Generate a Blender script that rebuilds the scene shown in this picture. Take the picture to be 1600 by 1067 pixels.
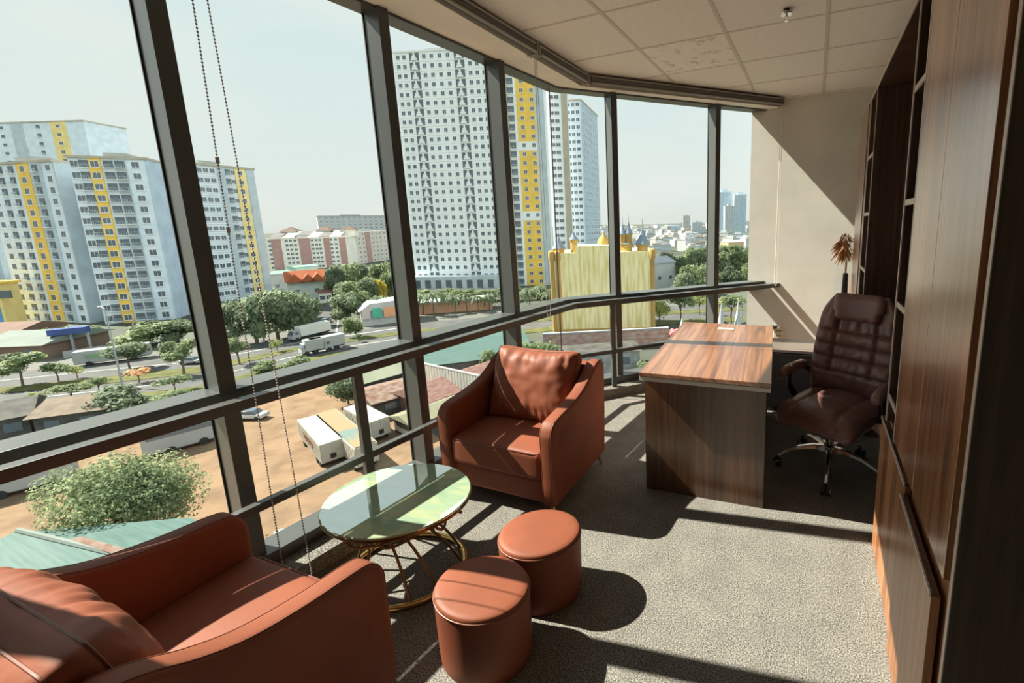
import bpy, bmesh, math, random
from mathutils import Vector, Matrix, noise, Euler

random.seed(7)
SC = bpy.context.scene
COL = SC.collection
for o in list(bpy.data.objects):
    bpy.data.objects.remove(o)

# ------------------------------------------------------------------ camera
F, PX, PY = 688.43, 975.0, 470.0            # focal length and principal point in pixels of the 1600 x 1067 frame
YAW, PITCH, ROLL = 0.410133, 0.173063, -0.022779
EYE = Vector((0.0, 0.0, 1.65))
cy_, sy_, cp_, sp_ = math.cos(YAW), math.sin(YAW), math.cos(PITCH), math.sin(PITCH)
FWD = Vector((-sy_ * cp_, cy_ * cp_, -sp_))
_r0 = Vector((cy_, sy_, 0)); _u0 = _r0.cross(FWD)
RGT = _r0 * math.cos(ROLL) + _u0 * math.sin(ROLL)
UPV = -_r0 * math.sin(ROLL) + _u0 * math.cos(ROLL)
cam = bpy.data.cameras.new('camera'); camo = bpy.data.objects.new('camera', cam); COL.objects.link(camo)
cam.sensor_fit = 'HORIZONTAL'; cam.sensor_width = 36.0
cam.lens = F * 36.0 / 1600.0
cam.shift_x = -(PX - 800.0) / 1600.0
cam.shift_y = (PY - 533.5) / 1600.0
cam.clip_start = 0.05; cam.clip_end = 20000
mw = Matrix((RGT, UPV, -FWD)).transposed().to_4x4(); mw.translation = EYE
camo.matrix_world = mw
SC.camera = camo

# ------------------------------------------------------------------ light
SC.view_settings.view_transform = 'Standard'
try: SC.view_settings.look = 'None'
except Exception: pass
SC.view_settings.gamma = 1.0
SC.view_settings.use_curve_mapping = False
SC.view_settings.exposure = 0.0
SC.cycles.diffuse_bounces = 7
SC.cycles.transparent_max_bounces = 24

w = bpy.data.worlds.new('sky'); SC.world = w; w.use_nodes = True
nt = w.node_tree; nt.nodes.clear()
wo = nt.nodes.new('ShaderNodeOutputWorld'); bg = nt.nodes.new('ShaderNodeBackground')
tc = nt.nodes.new('ShaderNodeTexCoord'); sx = nt.nodes.new('ShaderNodeSeparateXYZ')
rp = nt.nodes.new('ShaderNodeValToRGB'); cl = nt.nodes.new('ShaderNodeTexNoise'); mp = nt.nodes.new('ShaderNodeMapping')
mp.inputs['Scale'].default_value = (1.0, 1.0, 3.0)
nt.links.new(tc.outputs['Generated'], sx.inputs[0]); nt.links.new(sx.outputs['Z'], rp.inputs[0])
nt.links.new(tc.outputs['Generated'], mp.inputs[0]); nt.links.new(mp.outputs[0], cl.inputs['Vector'])
cl.inputs['Scale'].default_value = 2.4; cl.inputs['Detail'].default_value = 6
e = rp.color_ramp.elements
e[0].position = 0.0; e[0].color = (0.80, 0.81, 0.77, 1)
e[1].position = 1.0; e[1].color = (0.62, 0.76, 0.86, 1)
x = e.new(0.06); x.color = (0.83, 0.86, 0.835, 1)
x = e.new(0.30); x.color = (0.75, 0.845, 0.855, 1)
cr2 = nt.nodes.new('ShaderNodeValToRGB'); nt.links.new(cl.outputs[0], cr2.inputs[0])
cr2.color_ramp.elements[0].position = 0.45; cr2.color_ramp.elements[0].color = (0, 0, 0, 1)
cr2.color_ramp.elements[1].position = 0.75; cr2.color_ramp.elements[1].color = (0.8, 0.8, 0.8, 1)
mx = nt.nodes.new('ShaderNodeMix'); mx.data_type = 'RGBA'
nt.links.new(cr2.outputs[0], mx.inputs[0]); nt.links.new(rp.outputs[0], mx.inputs[6]); mx.inputs[7].default_value = (0.90, 0.89, 0.85, 1)
# sky strength added away from the sun, to lift the shaded facades
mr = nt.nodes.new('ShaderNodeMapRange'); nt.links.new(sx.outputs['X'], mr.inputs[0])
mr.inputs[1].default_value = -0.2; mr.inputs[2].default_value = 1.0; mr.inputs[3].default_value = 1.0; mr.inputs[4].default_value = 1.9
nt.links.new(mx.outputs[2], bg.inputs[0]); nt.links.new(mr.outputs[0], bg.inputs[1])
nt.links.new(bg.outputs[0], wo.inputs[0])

sun = bpy.data.lights.new('sun', 'SUN'); suno = bpy.data.objects.new('sun', sun); COL.objects.link(suno)
sun.energy = 15.5; sun.angle = 0.009; sun.color = (1.0, 0.915, 0.80)
SUNDIR = Vector((1.03, 0.18, -1.0)).normalized()
suno.rotation_euler = SUNDIR.to_track_quat('-Z', 'Y').to_euler()
suno.location = (-30, -5, 40)

# ------------------------------------------------------------------ pixel -> point on a plane of the place
def ray(px, py): return (RGT * ((px - PX) / F) - UPV * ((py - PY) / F) + FWD)
def at_z(px, py, z): d = ray(px, py); return EYE + d * ((z - EYE.z) / d.z)
def at_y(px, py, y): d = ray(px, py); return EYE + d * ((y - EYE.y) / d.y)
def at_x(px, py, x): d = ray(px, py); return EYE + d * ((x - EYE.x) / d.x)
def z_over(p, px, py):
    d = ray(px, py); s = math.hypot(p.x, p.y) / math.hypot(d.x, d.y); return EYE.z + d.z * s

# ------------------------------------------------------------------ object helpers
def tag(o, label=None, cat=None, group=None, kind=None):
    if label: o['label'] = label
    if cat: o['category'] = cat
    if group: o['group'] = group
    if kind: o['kind'] = kind
    return o
def thing(name, label, cat, loc=(0, 0, 0), rz=0.0, group=None):
    o = bpy.data.objects.new(name, None); COL.objects.link(o); o.empty_display_size = 0.2
    o.location = loc; o.rotation_euler = (0, 0, rz)
    return tag(o, label, cat, group)

class MB:
    def __init__(s): s.v = []; s.f = []; s.m = []
    def add(s, vs, fs, mi=0):
        b = len(s.v); s.v += [tuple(v) for v in vs]; s.f += [tuple(i + b for i in f) for f in fs]; s.m += [mi] * len(fs); return s
    def box(s, x0, x1, y0, y1, z0, z1, mi=0):
        vs = [(x, y, z) for z in (z0, z1) for y in (y0, y1) for x in (x0, x1)]
        return s.add(vs, [(0, 2, 3, 1), (4, 5, 7, 6), (0, 1, 5, 4), (2, 6, 7, 3), (0, 4, 6, 2), (1, 3, 7, 5)], mi)
    def obox(s, c, ax, ay, az, mi=0):
        c = Vector(c); ax = Vector(ax); ay = Vector(ay); az = Vector(az)
        vs = [c + ax * i + ay * j + az * k for k in (-1, 1) for j in (-1, 1) for i in (-1, 1)]
        return s.add(vs, [(0, 2, 3, 1), (4, 5, 7, 6), (0, 1, 5, 4), (2, 6, 7, 3), (0, 4, 6, 2), (1, 3, 7, 5)], mi)
    def prism(s, a, b, mi=0):
        n = len(a)
        return s.add(list(a) + list(b), [tuple(range(n))[::-1], tuple(range(n, 2 * n))] + [(i, (i + 1) % n, n + (i + 1) % n, n + i) for i in range(n)], mi)
    def beam(s, p, q, w, h, mi=0, up=(0, 0, 1)):
        p = Vector(p); q = Vector(q); d = (q - p); L = d.length; d.normalize(); u = Vector(up)
        sd = d.cross(u)
        if sd.length < 1e-4: sd = d.cross(Vector((1, 0, 0)))
        sd.normalize(); u = sd.cross(d)
        return s.obox((p + q) / 2, d * (L / 2), sd * (w / 2), u * (h / 2), mi)
    def tube(s, pts, r, n=8, closed=False, mi=0, cap=True):
        pts = [Vector(p) for p in pts]; N = len(pts); rs = r if isinstance(r, (list, tuple)) else [r] * N
        vs = []; prev = None
        for i, p in enumerate(pts):
            if closed: d = pts[(i + 1) % N] - pts[i - 1]
            else: d = pts[min(i + 1, N - 1)] - pts[max(i - 1, 0)]
            if d.length < 1e-9: d = Vector((0, 0, 1))
            d.normalize()
            if prev is None:
                a = Vector((0, 0, 1)) if abs(d.z) < 0.9 else Vector((1, 0, 0))
                u = d.cross(a).normalized()
            else:
                u = prev - d * prev.dot(d)
                u = u.normalized() if u.length > 1e-6 else d.orthogonal().normalized()
            prev = u; v = d.cross(u)
            vs += [p + (u * math.cos(2 * math.pi * k / n) + v * math.sin(2 * math.pi * k / n)) * rs[i] for k in range(n)]
        fs = []
        for i in range(N if closed else N - 1):
            j = (i + 1) % N
            fs += [(i * n + k, i * n + (k + 1) % n, j * n + (k + 1) % n, j * n + k) for k in range(n)]
        if not closed and cap: fs += [tuple(range(n))[::-1], tuple(range((N - 1) * n, N * n))]
        return s.add(vs, fs, mi)
    def lathe(s, prof, n=32, c=(0, 0, 0), mi=0, sxy=(1, 1), rot=0.0):
        vs = []; cr, sr = math.cos(rot), math.sin(rot)
        for r, z in prof:
            for k in range(n):
                a = 2 * math.pi * k / n; X = r * math.cos(a) * sxy[0]; Y = r * math.sin(a) * sxy[1]
                vs.append((c[0] + X * cr - Y * sr, c[1] + X * sr + Y * cr, c[2] + z))
        fs = [(i * n + k, i * n + (k + 1) % n, (i + 1) * n + (k + 1) % n, (i + 1) * n + k) for i in range(len(prof) - 1) for k in range(n)]
        fs += [tuple(range(n))[::-1], tuple(range((len(prof) - 1) * n, len(prof) * n))]
        return s.add(vs, fs, mi)
    def cyl(s, p, q, r0, r1=None, n=16, mi=0): return s.tube([p, q], [r0, r0 if r1 is None else r1], n, mi=mi)
    def grid(s, fn, nu, nv, mi=0, flip=False, wrap_u=False):
        vs = [fn(i / (nu if wrap_u else nu - 1), j / (nv - 1)) for j in range(nv) for i in range(nu)]
        fs = []
        for j in range(nv - 1):
            for i in range(nu if wrap_u else nu - 1):
                a = j * nu + i; b = j * nu + (i + 1) % nu; c = b + nu; d = a + nu
                fs.append((a, d, c, b) if flip else (a, b, c, d))
        return s.add(vs, fs, mi)
    def cushion(s, x0, x1, y0, y1, z0, z1, r, crown=0.0, n=10, mi=0, fn=None):
        c = Vector(((x0 + x1) / 2, (y0 + y1) / 2, (z0 + z1) / 2)); h = Vector(((x1 - x0) / 2, (y1 - y0) / 2, (z1 - z0) / 2))
        r = min(r, h.x, h.y, h.z)
        def ts(k):
            a = max(h[k] - r, 0); t = [-h[k] + r * (1 - math.cos(math.pi / 2 * i / 4)) * 1.0 for i in range(4)]
            t += [-a + 2 * a * i / n for i in range(n + 1)]
            t += [h[k] - r * (1 - math.cos(math.pi / 2 * (3 - i) / 4)) for i in range(4)]
            return t
        T = [ts(0), ts(1), ts(2)]
        def put(p):
            q = Vector([max(-(h[k] - r), min(h[k] - r, p[k])) for k in range(3)]); d = p - q
            if d.length > 1e-9: d = d.normalized() * r
            p2 = q + d
            if crown: p2.z += crown * max(0, 1 - (p2.x / h.x) ** 2) * max(0, 1 - (p2.y / h.y) ** 2) * (1 if p2.z > 0 else -0.2) * min(1, abs(p2.z) / h.z)
            p2 = p2 + c
            return fn(p2) if fn else p2
        for a, b, k in ((0, 1, 2), (1, 2, 0), (2, 0, 1)):
            for sg in (-1, 1):
                ta, tb = T[a], T[b]; vs = []
                for vb in tb:
                    for va in ta:
                        p = Vector((0, 0, 0)); p[a] = va; p[b] = vb; p[k] = sg * h[k]; vs.append(put(p))
                na = len(ta)
                fs = []
                for j in range(len(tb) - 1):
                    for i in range(na - 1):
                        q = (j * na + i, j * na + i + 1, (j + 1) * na + i + 1, (j + 1) * na + i)
                        fs.append(q if sg > 0 else q[::-1])
                s.add(vs, fs, mi)
        return s
    def build(s, name, mats, parent=None, smooth=0.6, bevel=0, seg=2, weld=0.0, subsurf=0):
        me = bpy.data.meshes.new(name); me.from_pydata(s.v, [], s.f)
        if not isinstance(mats, (list, tuple)): mats = [mats]
        for m_ in mats: me.materials.append(m_)
        if len(mats) > 1: me.polygons.foreach_set('material_index', s.m)
        if weld or True:
            bm = bmesh.new(); bm.from_mesh(me)
            if weld: bmesh.ops.remove_doubles(bm, verts=bm.verts, dist=weld)
            bmesh.ops.recalc_face_normals(bm, faces=bm.faces) if weld >= 0 else None
            bm.to_mesh(me); bm.free()
        if smooth:
            me.polygons.foreach_set('use_smooth', [True] * len(me.polygons))
            me.set_sharp_from_angle(angle=smooth)
        o = bpy.data.objects.new(name, me); COL.objects.link(o)
        if parent: o.parent = parent
        if bevel:
            b = o.modifiers.new('edge', 'BEVEL'); b.width = bevel; b.segments = seg; b.limit_method = 'ANGLE'; b.angle_limit = 0.7; b.harden_normals = False
        if subsurf:
            b = o.modifiers.new('smooth', 'SUBSURF'); b.levels = subsurf; b.render_levels = subsurf
        return o

def copy_tree(o, parent=None):
    c = o.copy(); COL.objects.link(c)
    if parent: c.parent = parent; c.matrix_parent_inverse = o.matrix_parent_inverse.copy()
    for ch in list(o.children): copy_tree(ch, c)
    return c
def struct(o): o['kind'] = 'structure'; return o

# ------------------------------------------------------------------ materials
def mat(name, col, rough=0.5, metal=0.0, var=0.0, scale=8.0, bump=0.0, bscale=None, stretch=(1, 1, 1), coat=0.0, spec=0.5, col2=None, sheen=0.0, detail=4, contrast=(0.35, 0.65), bdist=0.01):
    m = bpy.data.materials.new(name); m.use_nodes = True; n = m.node_tree; b = n.nodes['Principled BSDF']
    b.inputs['Base Color'].default_value = (*col, 1); b.inputs['Roughness'].default_value = rough; b.inputs['Metallic'].default_value = metal
    b.inputs['Specular IOR Level'].default_value = spec; b.inputs['Coat Weight'].default_value = coat; b.inputs['Coat Roughness'].default_value = 0.1
    if var or bump or col2:
        t = n.nodes.new('ShaderNodeTexCoord'); mp = n.nodes.new('ShaderNodeMapping'); mp.inputs['Scale'].default_value = stretch
        n.links.new(t.outputs['Object'], mp.inputs[0])
    if var or col2:
        no = n.nodes.new('ShaderNodeTexNoise'); no.inputs['Scale'].default_value = scale; no.inputs['Detail'].default_value = detail
        n.links.new(mp.outputs[0], no.inputs['Vector'])
        r = n.nodes.new('ShaderNodeValToRGB'); n.links.new(no.outputs[0], r.inputs[0])
        r.color_ramp.elements[0].position = contrast[0]; r.color_ramp.elements[1].position = contrast[1]
        lo = col2 if col2 else tuple(c * (1 - var) for c in col); hi = col if col2 else tuple(min(1, c * (1 + var)) for c in col)
        r.color_ramp.elements[0].color = (*lo, 1); r.color_ramp.elements[1].color = (*hi, 1)
        n.links.new(r.outputs[0], b.inputs['Base Color'])
    if bump:
        nb = n.nodes.new('ShaderNodeTexNoise'); nb.inputs['Scale'].default_value = bscale or scale * 3; nb.inputs['Detail'].default_value = 3
        n.links.new(mp.outputs[0], nb.inputs['Vector'])
        bp = n.nodes.new('ShaderNodeBump'); bp.inputs['Strength'].default_value = bump; bp.inputs['Distance'].default_value = bdist
        n.links.new(nb.outputs[0], bp.inputs['Height']); n.links.new(bp.outputs[0], b.inputs['Normal'])
    return m

def wood(name, grain='z', plank=0.085, dark=(0.11, 0.040, 0.018), mid=(0.30, 0.115, 0.046), light=(0.46, 0.20, 0.088), rough=0.30, coat=0.9):
    m = bpy.data.materials.new(name); m.use_nodes = True; n = m.node_tree; L = n.links; b = n.nodes['Principled BSDF']
    t = n.nodes.new('ShaderNodeTexCoord'); s = n.nodes.new('ShaderNodeSeparateXYZ'); L.new(t.outputs['Object'], s.inputs[0])
    g = {'x': 0, 'y': 1, 'z': 2}[grain]; oth = [i for i in range(3) if i != g]
    add = n.nodes.new('ShaderNodeMath'); add.operation = 'ADD'; L.new(s.outputs[oth[0]], add.inputs[0]); L.new(s.outputs[oth[1]], add.inputs[1])
    dv = n.nodes.new('ShaderNodeMath'); dv.operation = 'DIVIDE'; L.new(add.outputs[0], dv.inputs[0]); dv.inputs[1].default_value = plank
    fl = n.nodes.new('ShaderNodeMath'); fl.operation = 'FLOOR'; L.new(dv.outputs[0], fl.inputs[0])
    wn = n.nodes.new('ShaderNodeTexWhiteNoise'); wn.noise_dimensions = '1D'; L.new(fl.outputs[0], wn.inputs['W'])
    # grain coordinates, shifted along the grain plank by plank
    sh = n.nodes.new('ShaderNodeMath'); sh.operation = 'MULTIPLY_ADD'; L.new(wn.outputs['Value'], sh.inputs[0]); sh.inputs[1].default_value = 7.0; L.new(s.outputs[g], sh.inputs[2])
    cb = n.nodes.new('ShaderNodeCombineXYZ'); L.new(add.outputs[0], cb.inputs[0]); L.new(sh.outputs[0], cb.inputs[1]); 
    mp = n.nodes.new('ShaderNodeMapping'); mp.inputs['Scale'].default_value = (26, 1.1, 1); L.new(cb.outputs[0], mp.inputs[0])
    no = n.nodes.new('ShaderNodeTexNoise'); no.inputs['Scale'].default_value = 1.0; no.inputs['Detail'].default_value = 6; no.inputs['Distortion'].default_value = 1.2; L.new(mp.outputs[0], no.inputs['Vector'])
    mp2 = n.nodes.new('ShaderNodeMapping'); mp2.inputs['Scale'].default_value = (150, 4, 1); L.new(cb.outputs[0], mp2.inputs[0])
    n2 = n.nodes.new('ShaderNodeTexNoise'); n2.inputs['Scale'].default_value = 1.0; n2.inputs['Detail'].default_value = 3; L.new(mp2.outputs[0], n2.inputs['Vector'])
    a1 = n.nodes.new('ShaderNodeMath'); a1.operation = 'MULTIPLY_ADD'; L.new(n2.outputs[0], a1.inputs[0]); a1.inputs[1].default_value = 0.35; L.new(no.outputs[0], a1.inputs[2])
    a2 = n.nodes.new('ShaderNodeMath'); a2.operation = 'MULTIPLY_ADD'; L.new(wn.outputs['Value'], a2.inputs[0]); a2.inputs[1].default_value = 0.26; L.new(a1.outputs[0], a2.inputs[2])
    r = n.nodes.new('ShaderNodeValToRGB'); L.new(a2.outputs[0], r.inputs[0])
    r.color_ramp.elements[0].position = 0.50; r.color_ramp.elements[0].color = (*dark, 1)
    r.color_ramp.elements[1].position = 1.06; r.color_ramp.elements[1].color = (*light, 1)
    k = r.color_ramp.elements.new(0.78); k.color = (*mid, 1)
    L.new(r.outputs[0], b.inputs['Base Color'])
    b.inputs['Roughness'].default_value = rough; b.inputs['Coat Weight'].default_value = coat; b.inputs['Coat Roughness'].default_value = 0.22; b.inputs['Coat IOR'].default_value = 2.2
    return m

def carpet(name):
    m = bpy.data.materials.new(name); m.use_nodes = True; n = m.node_tree; L = n.links; b = n.nodes['Principled BSDF']
    t = n.nodes.new('ShaderNodeTexCoord')
    v = n.nodes.new('ShaderNodeTexNoise'); v.inputs['Scale'].default_value = 170; v.inputs['Detail'].default_value = 3; L.new(t.outputs['Object'], v.inputs['Vector'])
    v2 = n.nodes.new('ShaderNodeTexNoise'); v2.inputs['Scale'].default_value = 7; v2.inputs['Detail'].default_value = 3; L.new(t.outputs['Object'], v2.inputs['Vector'])
    a = n.nodes.new('ShaderNodeMath'); a.operation = 'MULTIPLY_ADD'; L.new(v2.outputs[0], a.inputs[0]); a.inputs[1].default_value = 0.12; L.new(v.outputs[0], a.inputs[2])
    r = n.nodes.new('ShaderNodeValToRGB'); L.new(a.outputs[0], r.inputs[0])
    r.color_ramp.elements[0].position = 0.40; r.color_ramp.elements[0].color = (0.060, 0.057, 0.052, 1)
    r.color_ramp.elements[1].position = 0.74; r.color_ramp.elements[1].color = (0.335, 0.31, 0.275, 1)
    k = r.color_ramp.elements.new(0.55); k.color = (0.16, 0.15, 0.133, 1)
    L.new(r.outputs[0], b.inputs['Base Color']); b.inputs['Roughness'].default_value = 0.95; b.inputs['Specular IOR Level'].default_value = 0.1
    bp = n.nodes.new('ShaderNodeBump'); bp.inputs['Strength'].default_value = 0.7; bp.inputs['Distance'].default_value = 0.006
    L.new(v.outputs[0], bp.inputs['Height']); L.new(bp.outputs[0], b.inputs['Normal'])
    return m

def pane_mat():
    m = bpy.data.materials.new('clear_glass'); m.use_nodes = True; n = m.node_tree; n.nodes.clear()
    o = n.nodes.new('ShaderNodeOutputMaterial'); t = n.nodes.new('ShaderNodeBsdfTransparent'); t.inputs[0].default_value = (0.955, 0.985, 0.97, 1)
    n.links.new(t.outputs[0], o.inputs['Surface']); return m

LEATHER = mat('cognac_leather', (0.216, 0.0629, 0.0311), rough=0.55, var=0.10, scale=5, bump=0.12, bscale=320, spec=0.26, bdist=0.002)
LEATHER_SEAM = mat('leather_piping', (0.165, 0.0468, 0.0231), rough=0.45)
BROWN_LEATHER = mat('dark_brown_leather', (0.17, 0.082, 0.070), rough=0.36, var=0.12, scale=6, bump=0.10, bscale=260, spec=0.5, bdist=0.002)
GOLD = mat('brushed_gold', (0.72, 0.47, 0.18), rough=0.28, metal=1.0)
BRONZE = mat('aged_gold', (0.33, 0.21, 0.085), rough=0.36, metal=1.0)
FRAME = mat('dark_anodised_aluminium', (0.072, 0.077, 0.073), rough=0.30, metal=0.0, var=0.06, scale=3, spec=0.5)
RAILM = mat('dark_steel', (0.068, 0.072, 0.069), rough=0.30, metal=0.0, spec=0.5)
BLACKP = mat('black_plastic', (0.012, 0.012, 0.013), rough=0.4)
CHROME = mat('chrome', (0.75, 0.75, 0.76), rough=0.12, metal=1.0)
WHITEP = mat('white_plastic', (0.75, 0.74, 0.70), rough=0.4)
CARPET = carpet('heathered_carpet')
PLASTER = mat('plaster_wall', (0.76, 0.735, 0.665), rough=0.85, var=0.07, scale=2.2, detail=8, bump=0.15, bscale=18, bdist=0.004)
PAINT = mat('white_paint', (0.40, 0.37, 0.33), rough=0.8)
SOFFIT = mat('soffit_plaster', (0.90, 0.86, 0.79), rough=0.85, var=0.03, scale=3)
TILE = mat('mineral_fibre_tile', (0.92, 0.89, 0.84), rough=0.9, var=0.03, scale=60, bump=0.1, bscale=120, bdist=0.002)
TEE = mat('ceiling_tee_paint', (0.70, 0.65, 0.58), rough=0.5)
WOODZ = wood('walnut_laminate_upright', 'z')
WOODY = wood('walnut_laminate_top', 'y', dark=(0.0861, 0.0298, 0.0132), mid=(0.212, 0.0828, 0.0364), light=(0.331, 0.153, 0.0696), rough=0.3, coat=0.5)
WOODL = wood('walnut_laminate_low_doors', 'z', dark=(0.10, 0.038, 0.016), mid=(0.29, 0.115, 0.045), light=(0.44, 0.195, 0.085), rough=0.42, coat=0.2)
DARKWOOD = wood('dark_walnut_laminate', 'z', dark=(0.025, 0.010, 0.007), mid=(0.06, 0.026, 0.015), light=(0.10, 0.05, 0.028))
SIDEWOOD = wood('shaded_walnut_laminate', 'z', plank=0.2, dark=(0.03, 0.0168, 0.0084), mid=(0.051, 0.03, 0.0156), light=(0.072, 0.045, 0.024), rough=0.5, coat=0.0)
EDGEW = mat('pale_edge_band', (0.50, 0.40, 0.33), rough=0.4)
GREYEDGE = mat('grey_metal_edge', (0.5, 0.47, 0.43), rough=0.45, metal=0.2)
DARKTOP = mat('black_laminate', (0.02, 0.017, 0.016), rough=0.3)
BLINDF = mat('grey_blind_fabric', (0.16, 0.15, 0.14), rough=0.8)
BLINDM = mat('blind_rail', (0.42, 0.39, 0.35), rough=0.4, metal=0.2)
CORD = mat('sunlit_bead_chain', (0.72, 0.68, 0.60), rough=0.5)  # lighter copy of the bead chain, sunlight put into its colour
BEAD = mat('bead_chain', (0.36, 0.34, 0.30), rough=0.4, metal=0.0)
GLASSP = pane_mat()
RUBBER = mat('black_gasket', (0.02, 0.02, 0.02), rough=0.7)
# ================================================================== room shell
YW, YR, XR, ZC = 5.216, -0.95, 0.82, 2.91
CORNER = Vector((-2.079, 3.487)); SL = 0.0968
D1 = Vector((SL, 1)).normalized(); N1 = Vector((D1.y, -D1.x))          # along / inboard of the long glass wall
D2 = Vector((1.445, 1.593)).normalized(); N2 = Vector((D2.y, -D2.x))    # along / inboard of the far glass wall
def x1(y): return CORNER.x + SL * (y - CORNER.y)
def line_pts(off):
    "the glass line moved inboard by off: rear end, corner, far end"
    p1 = CORNER + N1 * off; p2 = CORNER + N2 * off
    t = (YR - p1.y) / D1.y; a = p1 + D1 * t
    det = D1.x * (-D2.y) - D1.y * (-D2.x); r = p2 - p1
    s = (r.x * (-D2.y) - r.y * (-D2.x)) / det; c = p1 + D1 * s
    u = (YW - p2.y) / D2.y; b = p2 + D2 * u
    return a, c, b
def bar(mb, o0, o1, z0, z1, zr0=None, zr1=None, mi=0):
    "a mitred bar along both glass walls between offsets o0 < o1"
    A, B = line_pts(o0), line_pts(o1)
    zs0 = [z0 if zr0 is None else zr0, z0, z0]; zs1 = [z1 if zr1 is None else zr1, z1, z1]
    vs = []
    for i in range(3):
        vs += [(A[i].x, A[i].y, zs0[i]), (B[i].x, B[i].y, zs0[i]), (B[i].x, B[i].y, zs1[i]), (A[i].x, A[i].y, zs1[i])]
    fs = [(0, 1, 2, 3), (8, 11, 10, 9)]
    for i in range(2):
        k = 4 * i
        for q in range(4): fs.append((k + q, k + 4 + q, k + 4 + (q + 1) % 4, k + (q + 1) % 4))
    mb.add(vs, fs, mi)
    return mb

a0, c0, b0 = line_pts(-0.14)
floor_poly = [(a0.x, a0.y), (XR, YR), (XR, YW), (b0.x, b0.y), (c0.x, c0.y)]
struct(MB().prism([(x, y, -0.12) for x, y in floor_poly], [(x, y, 0) for x, y in floor_poly]).build('floor', CARPET, smooth=0))
# suspended ceiling: tiles in a tee grid, kept inboard of the blind line
TX0, TY0, TS = -0.628, 3.275 - 0.63 * 8, 0.63
# the line of the roller blinds, and the soffit edge beside it
RA, RC, RB = Vector((-1.90, YR)), Vector((-1.860, 3.555)), Vector((-0.375, 5.165))
cp = [(RA.x - .05, YR), (XR, YR), (XR, YW), (RB.x - .02, YW), (RC.x - .05, RC.y + .02)]
struct(MB().prism([(x, y, ZC) for x, y in cp], [(x, y, ZC + 0.04) for x, y in cp]).build('ceiling', TILE, smooth=0))
tees = MB()
def inside_ceiling(x, y):
    if y < YR or y > YW or x > XR: return False
    if x < RC.x + (RA.x - RC.x) * (RC.y - y) / (RC.y - RA.y) + 0.03: return False
    d = (RB - RC).normalized(); return y < RC.y or (Vector((x, y)) - RC).dot(Vector((d.y, -d.x))) > 0.03
def tee_run(fix, vertical):
    t = -3.2 if not vertical else YR; end = XR if not vertical else YW; st = None; step = 0.01; prev = None
    while t <= end + 1e-6:
        ok = inside_ceiling(fix, t) if vertical else inside_ceiling(t, fix)
        if ok and st is None: st = t
        if (not ok or t + step > end) and st is not None:
            if vertical: tees.box(fix - 0.012, fix + 0.012, st, t, ZC - 0.004, ZC + 0.01)
            else: tees.box(st, t, fix - 0.008, fix + 0.008, ZC - 0.003, ZC + 0.01)
            st = None
        t += step
for k in range(-3, 3): tee_run(TX0 + TS * k, True)
for k in range(-1, 13): tee_run(TY0 + TS * k + 0.0, False)
struct(tees.build('trim_ceiling_grid', TEE, smooth=0))
struct(MB().box(XR - 0.86, XR, YW - 0.02, YW, ZC - 0.02, ZC).build('trim_wall_angle', TEE, smooth=0)) if False else None
# stained tile
stain = mat('water_stained_tile', (0.95, 0.93, 0.88), rough=0.9, col2=(0.66, 0.60, 0.53), scale=16, detail=8, contrast=(0.33, 0.44))
st_ = MB().box(TX0 - TS + 0.013, TX0 - 0.013, TY0 + 8 * TS + 0.009, TY0 + 9 * TS - 0.009, ZC - 0.002, ZC + 0.004).build('trim_stained_tile', stain, smooth=0); struct(st_)
# soffit strip above the glass, with its step up to the tiles
sf = MB(); A_ = line_pts(-0.16); _d = (RB - RC).normalized()
B_ = [Vector((RA.x - .05, YR)), Vector((RC.x - .052, RC.y + .03)), RB + _d * ((YW - RB.y) / _d.y) + Vector((-_d.y, _d.x)) * 0.05]
B_[2] = Vector((B_[2].x, YW)); vs = []
for i_ in range(3):
    zb = (2.885, 2.822, 2.822)[i_]
    vs += [(A_[i_].x, A_[i_].y, zb), (B_[i_].x, B_[i_].y, zb), (B_[i_].x, B_[i_].y, 2.96), (A_[i_].x, A_[i_].y, 2.96)]
sf.add(vs, [(0, 1, 2, 3), (8, 11, 10, 9)] + [(4 * i_ + q, 4 * i_ + 4 + q, 4 * i_ + 4 + (q + 1) % 4, 4 * i_ + (q + 1) % 4) for i_ in range(2) for q in range(4)]); struct(sf.build('trim_soffit', SOFFIT, smooth=0))
# walls
struct(MB().box(line_pts(-0.14)[2].x - 0.0, XR + 0.15, YW, YW + 0.15, -0.12, 3.1).build('wall_far', PLASTER, smooth=0))
struct(MB().box(XR, XR + 0.15, YR, YW, -0.12, 3.1).build('wall_right', PAINT, smooth=0))
struct(MB().box(a0.x - 0.1, XR + 0.15, YR - 0.15, YR, -0.12, 3.1).build('wall_rear', DARKWOOD, smooth=0))  # unseen rear wall, set close and dark to cut the fill light
# carpeted kerb under the glass
kb = MB(); bar(kb, -0.14, 0.15, 0.0, 0.085); struct(kb.build('trim_kerb', CARPET, smooth=0))

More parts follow.
